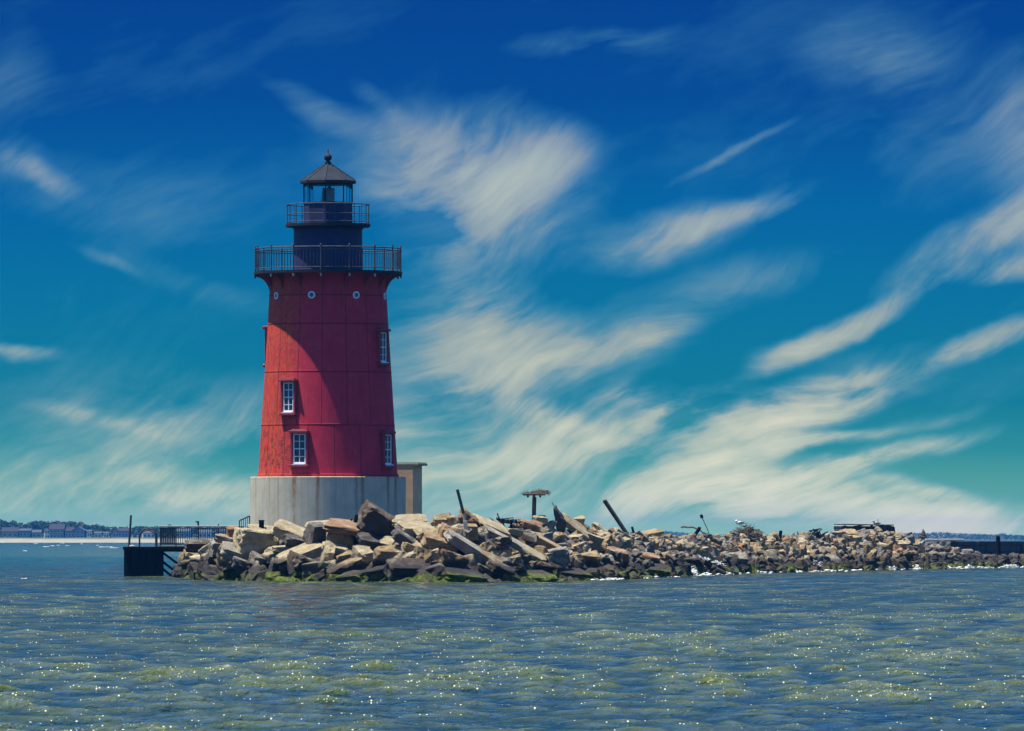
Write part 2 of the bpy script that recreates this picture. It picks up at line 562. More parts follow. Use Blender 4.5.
def m_water():
    m, t, b = mat('sea_water')
    g = t.node('ShaderNodeNewGeometry')
    pos = g.outputs['Position']
    x, y, z = t.sep(pos)
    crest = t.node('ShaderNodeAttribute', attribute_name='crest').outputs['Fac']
    big = t.noise(t.mapping(pos, scale=(1, .35, 1)), .12, 4, .6)
    deep = t.mix(t.mr(big, .40, .60), (.003, .030, .034), (.018, .044, .014))
    c = t.mix(t.mr(crest, .56, .95), deep, (.090, .110, .006))  # crests painted brighter olive, as light coming through thin water
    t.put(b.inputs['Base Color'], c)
    b.inputs['IOR'].default_value = 1.333
    b.inputs['Roughness'].default_value = .06
    h1 = t.noise(t.mapping(pos, scale=(1, .8, 1)), 3.2, 5, .62)
    h2 = t.noise(t.mapping(pos, rot=(0, 0, .4), scale=(1, .7, 1)), 12.0, 4, .6)
    h3 = t.noise(t.mapping(pos, scale=(1, .55, 1)), .9, 3, .5)
    h = t.m('ADD', t.m('MULTIPLY', h1, .44), t.m('ADD', t.m('MULTIPLY', h2, .11), t.m('MULTIPLY', h3, .25)))
    bp = t.node('ShaderNodeBump', {'Height': h, 'Strength': 1.0, 'Distance': 1.0})
    t.put(b.inputs['Normal'], bp.outputs[0])
    # sun glints painted as pale specks on the crests, plus patches of foam
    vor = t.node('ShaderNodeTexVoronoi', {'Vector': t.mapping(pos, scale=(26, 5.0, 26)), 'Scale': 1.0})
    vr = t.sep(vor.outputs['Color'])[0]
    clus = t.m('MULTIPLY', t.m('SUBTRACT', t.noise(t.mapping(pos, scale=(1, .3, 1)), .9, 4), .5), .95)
    glint_fleck = t.m('MULTIPLY', t.mr(vor.outputs['Distance'], .02, t.m('ADD', .10, t.m('MULTIPLY', t.sep(vor.outputs['Color'])[1], .34)), 1.0, 0.0), t.m('GREATER_THAN', t.m('ADD', clus, t.m('ADD', vr, t.m('MULTIPLY', t.m('SUBTRACT', crest, .5), .95))), 1.12))
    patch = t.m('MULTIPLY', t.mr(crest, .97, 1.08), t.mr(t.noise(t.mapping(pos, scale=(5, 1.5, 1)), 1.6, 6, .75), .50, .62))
    foam = t.m('MAXIMUM', t.m('MULTIPLY', glint_fleck, .85), t.m('MULTIPLY', patch, .45), clamp=True)  # painted glints and foam patches share this mask
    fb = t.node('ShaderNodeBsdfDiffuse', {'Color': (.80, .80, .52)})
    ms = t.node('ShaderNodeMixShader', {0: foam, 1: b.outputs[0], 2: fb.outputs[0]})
    out = m.node_tree.nodes['Material Output']
    t.L.new(ms.outputs[0], out.inputs['Surface'])
    return m


def m_pane(name='lantern_glass', tintc=(.93, .98, .98)):
    m, t, b = mat(name)
    tr = t.node('ShaderNodeBsdfTransparent', {'Color': tintc})
    gl = t.node('ShaderNodeBsdfGlossy', {'Color': (1, 1, 1), 'Roughness': .03})
    fr = t.node('ShaderNodeFresnel', {'IOR': 1.45})
    ms = t.node('ShaderNodeMixShader', {0: fr.outputs[0], 1: tr.outputs[0], 2: gl.outputs[0]})
    t.L.new(ms.outputs[0], m.node_tree.nodes['Material Output'].inputs['Surface'])
    return m


M['red'] = m_red()
M['concrete'] = m_concrete()
M['rock'] = m_rock()
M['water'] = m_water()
M['glass'] = m_pane()
M['navy'] = simple('blue_black_paint', (.011, .014, .074), .7, var=.3, scale=4)
M['iron'] = simple('black_iron', (.018, .019, .026), .7, spec=.2, var=.35, scale=9)
M['rail_grey'] = simple('weathered_rail_paint', (.06, .06, .075), .7, spec=.25, var=.5, scale=5)
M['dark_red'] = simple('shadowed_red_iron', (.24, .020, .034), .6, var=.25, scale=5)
M['bracket_pale'] = simple('pale_cap_paint', (.45, .36, .36), .6)
M['roofing'] = simple('grey_roof_metal', (.024, .030, .042), .85, spec=.1, var=.25, scale=3)
M['white'] = simple('white_window_paint', (.74, .76, .78), .5, var=.08, scale=8)
M['win_glass'] = simple('dark_window_glass', (.035, .05, .075), .08, var=.5, scale=3, bump=.04, spec=.6)
M['port_glass'] = simple('blue_porthole_glass', (.03, .16, .26), .1, var=.3, scale=4, bump=.03)
M['lens'] = simple('beacon_housing', (.20, .26, .28), .4, var=.3)
M['tan_wall'] = simple('tan_panel_wall', (.66, .44, .24), .8, var=.18, scale=2.0, bump=.2)
M['tan_trim'] = simple('dull_olive_trim', (.26, .24, .15), .7, var=.2)
M['timber'] = simple('weathered_timber', (.10, .085, .065), .85, var=.45, scale=5, bump=.6, bscale=14, dist=.04)
M['dark_timber'] = simple('wet_dark_timber', (.010, .009, .012), .9, var=.5, scale=4, spec=.12, bump=.5, bscale=10, dist=.04)
M['grey_timber'] = simple('sun_greyed_timber', (.055, .058, .055), .85, var=.5, scale=5, bump=.5, bscale=12, dist=.03, spec=.2)
M['crib_timber'] = simple('tarred_crib_timber', (.040, .039, .043), .9, var=.6, scale=1.5, bump=.7, bscale=9, dist=.05, spec=.15)
M['pale_timber'] = simple('bleached_timber', (.42, .37, .28), .85, var=.3, scale=6, bump=.5, bscale=16, dist=.03)
M['steel_dark'] = simple('dark_marine_steel', (.035, .037, .042), .55, var=.4, scale=6)
M['deck_pale'] = simple('pale_deck_concrete', (.50, .46, .34), .85, var=.2)
M['nest'] = simple('nest_twigs', (.11, .085, .055), .9, var=.5, scale=8, bump=.6)
M['gull_white'] = simple('white_feathers', (.80, .80, .76), .7, var=.05)
M['gull_grey'] = simple('grey_feathers', (.25, .26, .28), .7, var=.1)
M['beak'] = simple('yellow_beak', (.55, .33, .04), .5, var=.05)
M['foam'] = simple('sea_foam_white', (.80, .82, .80), .8, var=.08, scale=4, bump=.5, bscale=12)
M['sand'] = simple('beach_sand', (.27, .25, .165), .95, var=.22, scale=.12, bump=.3, bscale=2)
M['land'] = simple('dune_grass_ground', (.10, .11, .05), .95, var=.3, scale=.1, bump=.3, bscale=1)
M['leaf'] = simple('far_foliage', (.030, .055, .022), .8, var=.5, scale=.35, bump=.2)
M['leaf_pale'] = simple('pale_foliage', (.050, .080, .030), .8, var=.5, scale=.35, bump=.2)
M['bark'] = simple('tree_bark', (.07, .05, .035), .9)
M['h_grey'] = simple('grey_shingle_wall', (.22, .23, .26), .8)
M['h_blue'] = simple('blue_grey_siding', (.12, .18, .28), .8)
M['h_white'] = simple('white_siding', (.60, .60, .57), .7, var=.06)
M['h_tan'] = simple('sand_coloured_siding', (.34, .30, .25), .8)
M['r_mauve'] = simple('mauve_brown_shingles', (.022, .016, .022), .9)
M['r_grey'] = simple('grey_shingles', (.05, .06, .075), .9)

# ------------------------------------------------------------------ the sea: one sheet to the horizon, with real waves
def build_sea():
    th_d = np.linspace(-R(4.7), R(4.7), 860)
    th_c = np.concatenate([np.linspace(-math.pi, -R(26), 40)[:-1], np.linspace(-R(26), -R(4.7), 235)[:-1]])
    th_c2 = -th_c[::-1]
    th = np.concatenate([th_c, th_d, th_c2])
    r1 = np.concatenate([[1.0, 15.0, 30.0, 38.0], np.exp(np.arange(math.log(40), math.log(71.8), 0.0045))])
    r2 = np.exp(np.arange(math.log(72), math.log(900), 0.00165))
    r3 = np.exp(np.arange(math.log(901.5), math.log(9400), 0.008))
    rr = np.concatenate([r1, r2, r3, [9400.0]])
    TH, RR = np.meshgrid(th, rr)
    X = (RR * np.sin(TH)).astype(np.float32)
    Y = (RR * np.cos(TH)).astype(np.float32)
    dr = np.gradient(rr)
    LOC = np.repeat(dr[:, None], len(th), 1).astype(np.float32)
    edge = (np.clip((R(26) - np.abs(TH)) / R(3), 0, 1) * np.clip((RR - 40) / 8, 0, 1) * (RR < 3000)).astype(np.float32)
    LAT = (np.gradient(th)[None, :] * RR).astype(np.float32)
    LOC = np.maximum(LOC, LAT)
    H = np.zeros_like(X)
    DX = np.zeros_like(X)
    DY = np.zeros_like(X)
    S = np.zeros_like(X)
    g = np.random.default_rng(5)
    N = 92
    lam = np.exp(np.linspace(math.log(.34), math.log(3.8), N)) * g.uniform(.95, 1.05, N)
    base_dir = R(-112)      # travelling towards the viewer and a little to the left
    for i in range(N):
        L = lam[i]
        d = base_dir + g.normal(0, R(34)) * (1.2 if L < 2 else .9)
        k = 2 * math.pi / L
        st = 0.040 * (1.0 if L < 1.1 else (1.1 / L) ** .85)
        a = st / k
        ph = g.uniform(0, 2 * math.pi)
        arg = k * (X * math.cos(d) + Y * math.sin(d)) + ph
        att = np.clip((L / (LOC * 2.6)) - .6, 0, 1)
        c = np.cos(arg)
        s = np.sin(arg)
        H += a * c * att
        DX -= .85 * a * math.cos(d) * s * att
        DY -= .85 * a * math.sin(d) * s * att
    # gusts: patches of livelier and calmer water
    gust = 1 + .28 * np.sin(X * .11 + Y * .045) * np.sin(Y * .083 - X * .03 + 1.3)
    H *= edge * gust
    DX *= edge * gust
    DY *= edge * gust
    V = np.stack([X + DX, Y + DY, H], -1).reshape(-1, 3)
    nr, nc = X.shape
    idx = np.arange(nr * nc, dtype=np.int32).reshape(nr, nc)
    F = np.stack([idx[:-1, :-1], idx[:-1, 1:], idx[1:, 1:], idx[1:, :-1]], -1).reshape(-1, 4)[:, ::-1]
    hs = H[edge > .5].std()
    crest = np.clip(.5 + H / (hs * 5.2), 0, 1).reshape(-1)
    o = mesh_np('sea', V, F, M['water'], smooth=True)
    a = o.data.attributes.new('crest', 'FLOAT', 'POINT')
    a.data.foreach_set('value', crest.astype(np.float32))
    tag(o, 'choppy olive and blue sea water with glinting crests', 'water', kind='structure')
    return o


build_sea()

# ------------------------------------------------------------------ breakwater: where the waterline runs
#   px x, px y of waterline, px y of skyline
WL = [(178, 577, 556), (186, 578, 547), (200, 579.5, 541), (225, 581, 536), (250, 581.5, 529), (300, 582, 525), (350, 582.5, 524), (420, 583, 518),
      (470, 583, 514), (520, 582.5, 518), (560, 581.5, 521), (600, 580.5, 527), (640, 579, 532), (700, 576, 534), (760, 573.7, 533),
      (820, 572, 534), (870, 570.7, 528.5), (910, 569.6, 534), (940, 569, 540), (970, 568.6, 549), (1024, 568, 553), (1080, 567, 553), (1180, 565.5, 553)]
WL = np.array(WL)


def wl(x):
    y = np.interp(x, WL[:, 0], WL[:, 1])
    D = CAM_H * FPX / (y - 538)
    return float((x - 512) * D / FPX), float(D)


def inland(x):
    k = np.clip((x - 380) / 260, 0, 1)
    k = k * k * (3 - 2 * k)
    a = R(92) * (1 - k) + R(106) * k
    return math.cos(a), math.sin(a)


def depth_to_crest(x):
    return float(np.interp(x, [178, 230, 330, 440, 560, 640, 800, 1180], [2.0, 5.0, 7.6, 7.5, 7.0, 6.0, 5.5, 5.0]))


def crest_z(x):
    X, D = wl(x)
    ix, iy = inland(x)
    Dc = D + depth_to_crest(x) * iy
    xs_ = 512 + FPX * (X + ix * depth_to_crest(x)) / Dc
    return CAM_H + (538 - float(np.interp(xs_, WL[:, 0], WL[:, 2]))) * Dc / FPX


def mound_point(x, off):
    """off = 0 at the waterline, 1 at the crest, 2 = behind"""
    X, D = wl(x)
    ix, iy = inland(x)
    w = depth_to_crest(x)
    zc = crest_z(x) - float(np.interp(x, [540, 640], [.55, .30]))
    if off <= 1:
        z = -.5 + (zc + .5) * (max(off, 0) ** .92)
    else:
        z = zc - .1
        plat = 2.6 if x < 440 else 1.25
        if off > plat:
            z = zc - (off - plat) * w * .75
    return Vector((X + ix * w * off, D + iy * w * off, z))


def param_for(px, off):
    # where along the waterline to start so that the point at this offset shows at px
    x = px
    for _ in range(5):
        X, D = wl(x)
        ix, iy = inland(x)
        w = depth_to_crest(x) * off
        x += px - (512 + FPX * (X + ix * w) / (D + iy * w))
    return x


def build_mound():
    xs = np.linspace(178, 1180, 170)
    offs = [-.25, 0, .12, .25, .4, .55, .7, .85, 1.0, 1.25, 1.6, 2.0, 2.4, 2.8, 3.4, 4.2]
    V = []
    for x in xs:
        for o_ in offs:
            p = mound_point(float(x), o_)
            if o_ < 0:
                p.z = -1.2
            p.z += .22 * mnoise.noise(p * 1.3)
            V.append(tuple(p))
    n, k = len(xs), len(offs)
    F = [(i * k + j, i * k + j + 1, (i + 1) * k + j + 1, (i + 1) * k + j) for i in range(n - 1) for j in range(k - 1)]
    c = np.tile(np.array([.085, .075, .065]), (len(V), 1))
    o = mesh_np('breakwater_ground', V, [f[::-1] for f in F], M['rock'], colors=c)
    tag(o, 'dark stony core of the breakwater under the boulders', 'ground', kind='structure')


build_mound()


# ------------------------------------------------------------------ rocks
def rock_proto(seed, kind='block', detail=2):
    g = random.Random(seed)
    bm = bmesh.new()
    pts = []
    j = .34 if kind == 'block' else .22 if kind == 'slab' else .6
    for sx in (-1, 1):
        for sy in (-1, 1):
            for sz in (-1, 1):
                pts.append(Vector((sx * (1 - g.random() * j), sy * (1 - g.random() * j), sz * (1 - g.random() * j * (1 if kind != 'slab' else 1.5)))))
                if g.random() < .45:      # a knocked-off corner
                    p = pts.pop()
                    for ax in range(3):
                        q = p.copy()
                        q[ax] *= g.uniform(.35, .75)
                        pts.append(q)
    if kind == 'wedge':
        pts = [p if not (p.z > 0 and p.x > 0) else Vector((p.x, p.y * .8, p.z * g.uniform(-.6, .1))) for p in pts]
        pts.append(Vector((-.4, g.uniform(-.3, .3), 1.1)))
    for p in pts:
        bm.verts.new(p)
    r = bmesh.ops.convex_hull(bm, input=bm.verts[:])
    bad = list({e for e in r['geom_interior'] + r['geom_unused'] if isinstance(e, bmesh.types.BMVert)})
    bmesh.ops.delete(bm, geom=bad, context='VERTS')
    bmesh.ops.dissolve_limit(bm, angle_limit=R(9), verts=bm.verts[:], edges=bm.edges[:])
    if detail >= 1:
        bmesh.ops.bevel(bm, geom=bm.edges[:], offset=.07, segments=1, affect='EDGES', clamp_overlap=True)
    bmesh.ops.triangulate(bm, faces=bm.faces[:])
    if detail >= 2:
        long = [e for e in bm.edges if e.calc_length() > .5]
        bmesh.ops.subdivide_edges(bm, edges=long, cuts=1)
        bmesh.ops.triangulate(bm, faces=bm.faces[:])
        long = [e for e in bm.edges if e.calc_length() > .30]
        bmesh.ops.subdivide_edges(bm, edges=long, cuts=1)
        bmesh.ops.triangulate(bm, faces=bm.faces[:])
        o_ = Vector((seed * 3.1, seed * 1.7, seed * .9))
        bm.normal_update()
        for v_ in bm.verts:
            n_ = mnoise.noise(v_.co * 1.7 + o_) * .13 + mnoise.noise(v_.co * 4.2 + o_) * .10 - abs(mnoise.noise(v_.co * 2.6 - o_)) * .10
            v_.co += v_.normal * n_
    bm.verts.ensure_lookup_table()
    V = np.array([v_.co[:] for v_ in bm.verts], dtype=np.float32) * .5
    F = np.array([[v_.index for v_ in f.verts] for f in bm.faces], dtype=np.int32)
    bm.free()
    return V, F


KINDS = ['block', 'slab', 'boulder', 'wedge']
PROTO = {k: [rock_proto(11 * i + 3 + 100 * KINDS.index(k), k, 2) for i in range(9)] for k in KINDS}
PROTO_LOW = {k: [rock_proto(17 * i + 5 + 100 * KINDS.index(k), k, 1) for i in range(8)] for k in KINDS}

TINTS = {'cream': (.48, .41, .26), 'pale grey': (.35, .33, .28), 'grey': (.26, .24, .20), 'tan': (.38, .28, .15),
         'orange brown': (.33, .20, .11), 'dark grey': (.13, .122, .115), 'dark brown': (.115, .085, .064)}

rocks = []   # dict(p, dims, rotation matrix, tint name, kind, hero)

# hand-placed stones: px x, px y, px w, px h, slant deg (right end up +), tint, shape, layer (0 waterline .. 1 crest)
HERO = [
    (199, 546, 27, 10, -3, 'dark brown', 'slab', .8), (194, 555, 22, 12, 10, 'tan', 'wedge', .45), (209, 555, 17, 19, 35, 'cream', 'block', .5),
    (197, 563, 30, 8, 8, 'tan', 'slab', .3), (187, 571, 14, 13, 0, 'dark grey', 'block', .1), (206, 573, 32, 13, -8, 'dark brown', 'slab', .1),
    (219, 561, 28, 15, -5, 'dark grey', 'block', .3), (230, 574, 20, 14, 0, 'grey', 'boulder', .03), (246, 567, 38, 16, -20, 'grey', 'boulder', .12),
    (245, 556, 46, 11, -20, 'pale grey', 'slab', .4), (222, 547, 20, 13, 5, 'pale grey', 'block', .55), (230, 541, 28, 8, -14, 'cream', 'slab', .68),
    (233, 534, 13, 14, 2, 'orange brown', 'block', .85), (257, 543, 42, 27, -4, 'cream', 'block', .62), (262, 562, 24, 12, -22, 'grey', 'slab', .35),
    (262, 530.5, 26, 6, -5, 'cream', 'slab', .95), (293, 534, 36, 11, -25, 'cream', 'slab', .85), (298, 543, 27, 11, -12, 'dark grey', 'slab', .65),
    (285, 549, 24, 6, 0, 'cream', 'slab', .55), (274, 556, 20, 8, 18, 'cream', 'slab', .45), (299, 556, 42, 12, 22, 'cream', 'slab', .4),
    (277, 570, 16, 18, -18, 'grey', 'block', .2), (304, 568, 32, 22, -20, 'dark brown', 'block', .2), (328, 558, 14, 27, -14, 'cream', 'boulder', .36),
    (317, 535, 21, 22, 0, 'dark grey', 'block', .7), (325, 525.5, 38, 6, 3, 'cream', 'slab', .9), (340, 540, 26, 16, -5, 'tan', 'block', .66),
    (335, 548.5, 25, 7, -14, 'cream', 'slab', .52), (346, 558, 16, 10, 18, 'tan', 'block', .45), (356, 529, 60, 8, -8, 'orange brown', 'slab', .8),
    (370, 541, 34, 17, 8, 'dark grey', 'wedge', .62), (381, 525, 46, 27, -30, 'dark brown', 'block', .82), (364, 556, 20, 17, 5, 'cream', 'boulder', .42),
    (388, 556, 30, 20, 0, 'tan', 'boulder', .4), (346, 569, 36, 12, 22, 'tan', 'slab', .22), (372, 575, 34, 12, 14, 'dark grey', 'slab', .08),
    (407, 571, 40, 18, -5, 'dark brown', 'slab', .15), (409, 541, 32, 9, -32, 'dark grey', 'slab', .66), (410, 521, 32, 7, 2, 'cream', 'slab', .95),
    (416, 529, 34, 9, -4, 'cream', 'slab', .82), (412, 550, 20, 11, -15, 'tan', 'block', .5), (428, 533, 26, 11, 10, 'cream', 'wedge', .72),
    (441, 545, 34, 12, -22, 'tan', 'slab', .58), (432, 556, 16, 10, 20, 'cream', 'block', .42), (452, 561, 34, 22, -12, 'orange brown', 'boulder', .3),
    (464, 545, 34, 10, -34, 'pale grey', 'slab', .52), (486, 560, 30, 13, -30, 'tan', 'block', .34), (442, 521, 26, 11, 8, 'tan', 'boulder', .92),
    (453, 524, 9, 17, 14, 'tan', 'block', .9), (469, 518, 28, 15, -6, 'orange brown', 'wedge', .98), (472, 532, 12, 14, 0, 'tan', 'block', .76),
    (503, 538, 38, 6, -28, 'pale grey', 'slab', .62), (526, 552, 36, 8, -31, 'cream', 'slab', .45), (492, 526, 34, 5, -22, 'cream', 'slab', .8),
    (549, 545, 34, 7, -30, 'tan', 'slab', .5), (530, 525, 24, 8, -14, 'orange brown', 'boulder', .88), (560, 521, 12, 26, 6, 'dark grey', 'wedge', .93),
    (575, 527, 24, 6, -38, 'cream', 'slab', .86), (500, 526, 12, 16, 22, 'pale grey', 'wedge', .85), (610, 553, 46, 12, -13, 'orange brown', 'boulder', .5),
    (590, 541, 26, 14, -20, 'cream', 'block', .68), (555, 558, 22, 18, 10, 'pale grey', 'block', .32), (535, 577, 44, 10, 0, 'grey', 'boulder', .02),
    (572, 575, 40, 12, -5, 'grey', 'boulder', .04), (590, 560, 18, 14, 0, 'tan', 'block', .3), (463, 577, 40, 10, -6, 'dark brown', 'slab', .05),
    (432, 573, 26, 14, 20, 'dark grey', 'block', .12), (500, 572, 30, 16, -20, 'dark brown', 'block', .15), (618, 545, 24, 10, 10, 'cream', 'slab', .68),
    (655, 570, 30, 8, -6, 'grey', 'boulder', .08), (645, 560, 28, 12, -10, 'orange brown', 'slab', .35), (690, 565, 24, 14, 0, 'dark brown', 'block', .2),
    (735, 560, 26, 14, 0, 'pale grey', 'boulder', .3), (760, 552, 16, 13, 5, 'cream', 'wedge', .5), (850, 540, 26, 12, 18, 'cream', 'wedge', .78),
    (872, 545, 30, 6, -8, 'cream', 'slab', .7), (903, 556, 24, 12, 5, 'orange brown', 'boulder', .4), (898, 546, 14, 8, 0, 'cream', 'block', .65),
    (700, 553, 20, 10, 8, 'cream', 'block', .5), (578, 520.5, 14, 9, -5, 'cream', 'boulder', .95), (602, 530, 22, 10, -12, 'cream', 'wedge', .92),
    (652, 534, 24, 8, 10, 'tan', 'boulder', .95), (540, 519.5, 14, 6, 0, 'cream', 'slab', 1.0),
    (884, 537.5, 20, 13, 4, 'tan', 'block', .97), (868, 537, 18, 12, -5, 'cream', 'boulder', .95), (848, 537, 20, 12, 6, 'tan', 'block', .95), (893, 541, 14, 12, 0, 'cream', 'boulder', .9), (836, 537, 12, 11, 0, 'pale grey', 'block', .95),
]
for (px, py, pw, ph, sl, tn, kd, ly) in HERO:
    xq = param_for(px, ly)
    X, D = wl(xq)
    ix, iy = inland(xq)
    D2 = D + iy * depth_to_crest(xq) * ly
    c = at(px, py, D2)
    s = D2 / FPX
    w, h = pw * s * 1.06, ph * s * 1.12
    if abs(sl) > 12 and kd in ('slab', 'block') and pw > ph * 2:
        w = w / math.cos(R(sl)) * .98
    dp = max(.6, min(1.9, .55 * w + .45 * h)) * random.uniform(.85, 1.15)
    rot = Matrix.Rotation(R(-sl), 3, 'Y') @ Matrix.Rotation(R(random.uniform(0, 26)), 3, 'Z') @ Matrix.Rotation(R(random.uniform(4, 20)), 3, 'X')
    c.y += dp * .3
    rocks.append(dict(p=c, d=(w, dp, h), r=rot, t=tn, k=kd, hero=True))
N_HERO = len(rocks)

# the rest tumbles over the slope
g = random.Random(23)
boxes_h = [(h_[0], h_[1], h_[2], h_[3]) for h_ in HERO]
xs_dense = np.linspace(182, 1110, 900)
pts_w = [wl(float(x)) for x in xs_dense]
seg = [0.0]
for i in range(1, len(pts_w)):
    seg.append(seg[-1] + math.dist(pts_w[i], pts_w[i - 1]))
total_len = seg[-1]


def x_at(s):
    return float(np.interp(s, seg, xs_dense))


# spread evenly in position along the breakwater and up the slope
n_r = 7000
for i in range(n_r):
    x = 182 + (1085 - 182) * ((i + g.random()) / n_r) ** 1.0
    off = g.uniform(-.04, 1.12)
    if x < 440 and g.random() < .5:
        continue
    if x > 940:
        off = g.uniform(-.04, .75)
    p = mound_point(x, max(off, 0))
    Dl = p.y
    med = float(np.interp(x, [180, 430, 560, 700, 1000], [.92, .72, .62, .56, .62]))
    w = med * math.exp(g.gauss(0, .36))
    w = min(w, 1.15 if x > 600 else 1.5 if x > 540 else 1.9)
    kd = g.choices(KINDS, [5, 3, 4, 1])[0]
    h = w * (g.uniform(.28, .45) if kd == 'slab' else g.uniform(.5, .85))
    dp = w * g.uniform(.6, 1.0)
    if off > .85:
        w *= .75; h *= .7; dp *= .8
    tn = g.choices(['cream', 'pale grey', 'grey', 'tan', 'orange brown', 'dark grey', 'dark brown'], [30, 14, 16, 24, 9, 7, 7])[0]
    if x > 940 and tn in ('cream', 'tan'):
        tn = 'dark grey'
    rot = Matrix.Rotation(R(g.gauss(-12, 24)), 3, 'Y') @ Matrix.Rotation(R(g.uniform(0, 360)), 3, 'Z') @ Matrix.Rotation(R(g.gauss(0, 16)), 3, 'X')
    p.z += h * g.uniform(.0, .35)
    sx_, sy_ = 512 + FPX * p.x / p.y, 538 - FPX * (p.z - CAM_H) / p.y
    if x < 620:       # keep the big hand-placed stones in view
        if any(abs(sx_ - hx) < hw * .42 + 3 and abs(sy_ - hy) < hh * .45 + 2 for hx, hy, hw, hh in boxes_h):
            p.y += 1.2
            p.z -= .35
        ceil_y = float(np.interp(sx_, WL[:, 0], WL[:, 2])) + 3
        if sy_ - h * .5 * FPX / p.y < ceil_y - 2:
            p.z -= .2
    rocks.append(dict(p=p, d=(w, dp, h), r=rot, t=tn, k=kd, hero=False))

# stones on the flat top round the lighthouse foot
for i in range(60):
    x = g.uniform(240, 500)
    p = mound_point(x, g.uniform(1.0, 1.3))
    w = g.uniform(.4, .9)
    rocks.append(dict(p=p, d=(w, w * .8, w * .4), r=Matrix.Rotation(g.uniform(0, 6), 3, 'Z'), t=g.choice(['cream', 'tan', 'pale grey']), k='slab', hero=False))

# how large each stone shows: near to far over a coarse picture grid
taken = np.zeros((240, 2048), dtype=bool)     # half-pixel cells, y from 480 to 600
vis = np.zeros(len(rocks))
order = sorted(range(len(rocks)), key=lambda i: rocks[i]['p'].y - rocks[i]['d'][1] * .4)
for i in order:
    r_ = rocks[i]
    p = r_['p']
    s = FPX / p.y
    cx, cy = (512 + s * p.x) * 2, (538 - s * (p.z - CAM_H) - 480) * 2
    ext = np.abs(np.array(r_['r'])) @ (np.array(r_['d']) * .5)
    rx, ry = max(1.0, ext[0] * s * 2 * .86), max(1.0, ext[2] * s * 2 * .86)
    x0, x1, y0, y1 = int(cx - rx), int(cx + rx) + 1, int(cy - ry), int(cy + ry) + 1
    x0, x1, y0, y1 = max(0, x0), min(2048, x1), max(0, y0), min(240, y1)
    if x0 >= x1 or y0 >= y1:
        continue
    yy, xx = np.mgrid[y0:y1, x0:x1]
    mk = ((xx - cx) / rx) ** 2 + ((yy - cy) / ry) ** 2 < 1
    mk &= yy < (wl(min(1100, max(180, cx / 2)))[1] * 0 + (np.interp(cx / 2, WL[:, 0], WL[:, 1]) - 480) * 2)
    sub = taken[y0:y1, x0:x1]
    vis[i] = (mk & ~sub).sum() + (40 if r_['hero'] else 0)
    sub |= mk
ranked = sorted(range(len(rocks)), key=lambda i: -vis[i])
solo = ranked[:294]
rest = [i for i in ranked[294:] if vis[i] > 0 or g.random() < .25]

# labels that single each stone out: colour, shape, height on the slope, landmark, order within that kind
MARKS = [(236, 'below the pier railing'), (328, 'under the sunny base side'), (406, 'under the shaded base side'), (446, 'below the tan shed'),
         (495, 'by the slim pole'), (548, 'below the post platform'), (598, 'by the upright stone'), (650, 'by the thick leaning pile'),
         (722, 'below the driftwood branch'), (790, 'below the gull nest'), (840, 'beyond the gull nest'), (900, 'below the dark timber crib'),
         (945, 'between crib and dark wall'), (2000, 'below the dark stone wall')]
ORD = ['first', 'second', 'third', 'fourth', 'fifth', 'sixth', 'seventh', 'eighth', 'ninth', 'tenth', 'eleventh', 'twelfth', 'thirteenth', 'fourteenth', 'fifteenth', 'sixteenth']


def ordinal(n):
    return ORD[n] if n < len(ORD) else 'later ' + ORD[n % len(ORD)]


def describe(i):
    r_ = rocks[i]
    p = r_['p']
    s = FPX / p.y
    x, y = 512 + s * p.x, 538 - s * (p.z - CAM_H)
    yb, yt = np.interp(x, WL[:, 0], WL[:, 1]), np.interp(x, WL[:, 0], WL[:, 2])
    f = (yb - y) / max(5, yb - yt)
    row = 'waterline' if f < .2 else 'lower slope' if f < .47 else 'upper slope' if f < .76 else 'crest'
    mk = next(nm for lim, nm in MARKS if x < lim)
    return x, (r_['t'], r_['k'], row, mk)


groups = {}
for i in solo:
    x, key = describe(i)
    groups.setdefault(key, []).append((x, i))
labels = {}
for key, lst in groups.items():
    lst.sort()
    for n_, (x, i) in enumerate(lst):
        t_, k_, row, mk = key
        lab = f'{t_} {k_} at the {row} {mk}'
        if len(lst) > 1:
            lab += f', {ordinal(n_)} from left'
        labels[i] = lab


def rock_mesh_data(i, low):
    r_ = rocks[i]
    P = (PROTO_LOW if low else PROTO)[r_['k']]
    V, F = P[(i * 7 + 3) % len(P)]
    V = V * np.array(r_['d'], dtype=np.float32) * 1.08
    Rm = np.array(r_['r'], dtype=np.float32)
    return V @ Rm.T, F


for i in solo:
    r_ = rocks[i]
    V, F = rock_mesh_data(i, False)
    c = np.array(TINTS[r_['t']]) * (0.85 + .3 * ((i * 37) % 100) / 100)
    name = {'block': 'stone_block', 'slab': 'stone_slab', 'boulder': 'boulder', 'wedge': 'wedge_stone'}[r_['k']]
    o = mesh_np(name, V, F, M['rock'], colors=np.tile(c, (len(V), 1)))
    o.location = r_['p']
    tag(o, labels[i], 'stone', 'quarry stones piled on the breakwater')

VV, FF, CC, n0 = [], [], [], 0
for i in rest:
    r_ = rocks[i]
    V, F = rock_mesh_data(i, True)
    VV.append(V + np.array(r_['p']))
    FF.append(F + n0)
    n0 += len(V)
    c = np.array(TINTS[r_['t']]) * (0.85 + .3 * ((i * 37) % 100) / 100)
    CC.append(np.tile(c, (len(V), 1)))
o = mesh_np('rubble', np.concatenate(VV), np.concatenate(FF), M['rock'], colors=np.concatenate(CC))
tag(o, 'smaller tumbled stones filling the breakwater between the boulders', 'rubble', kind='stuff')

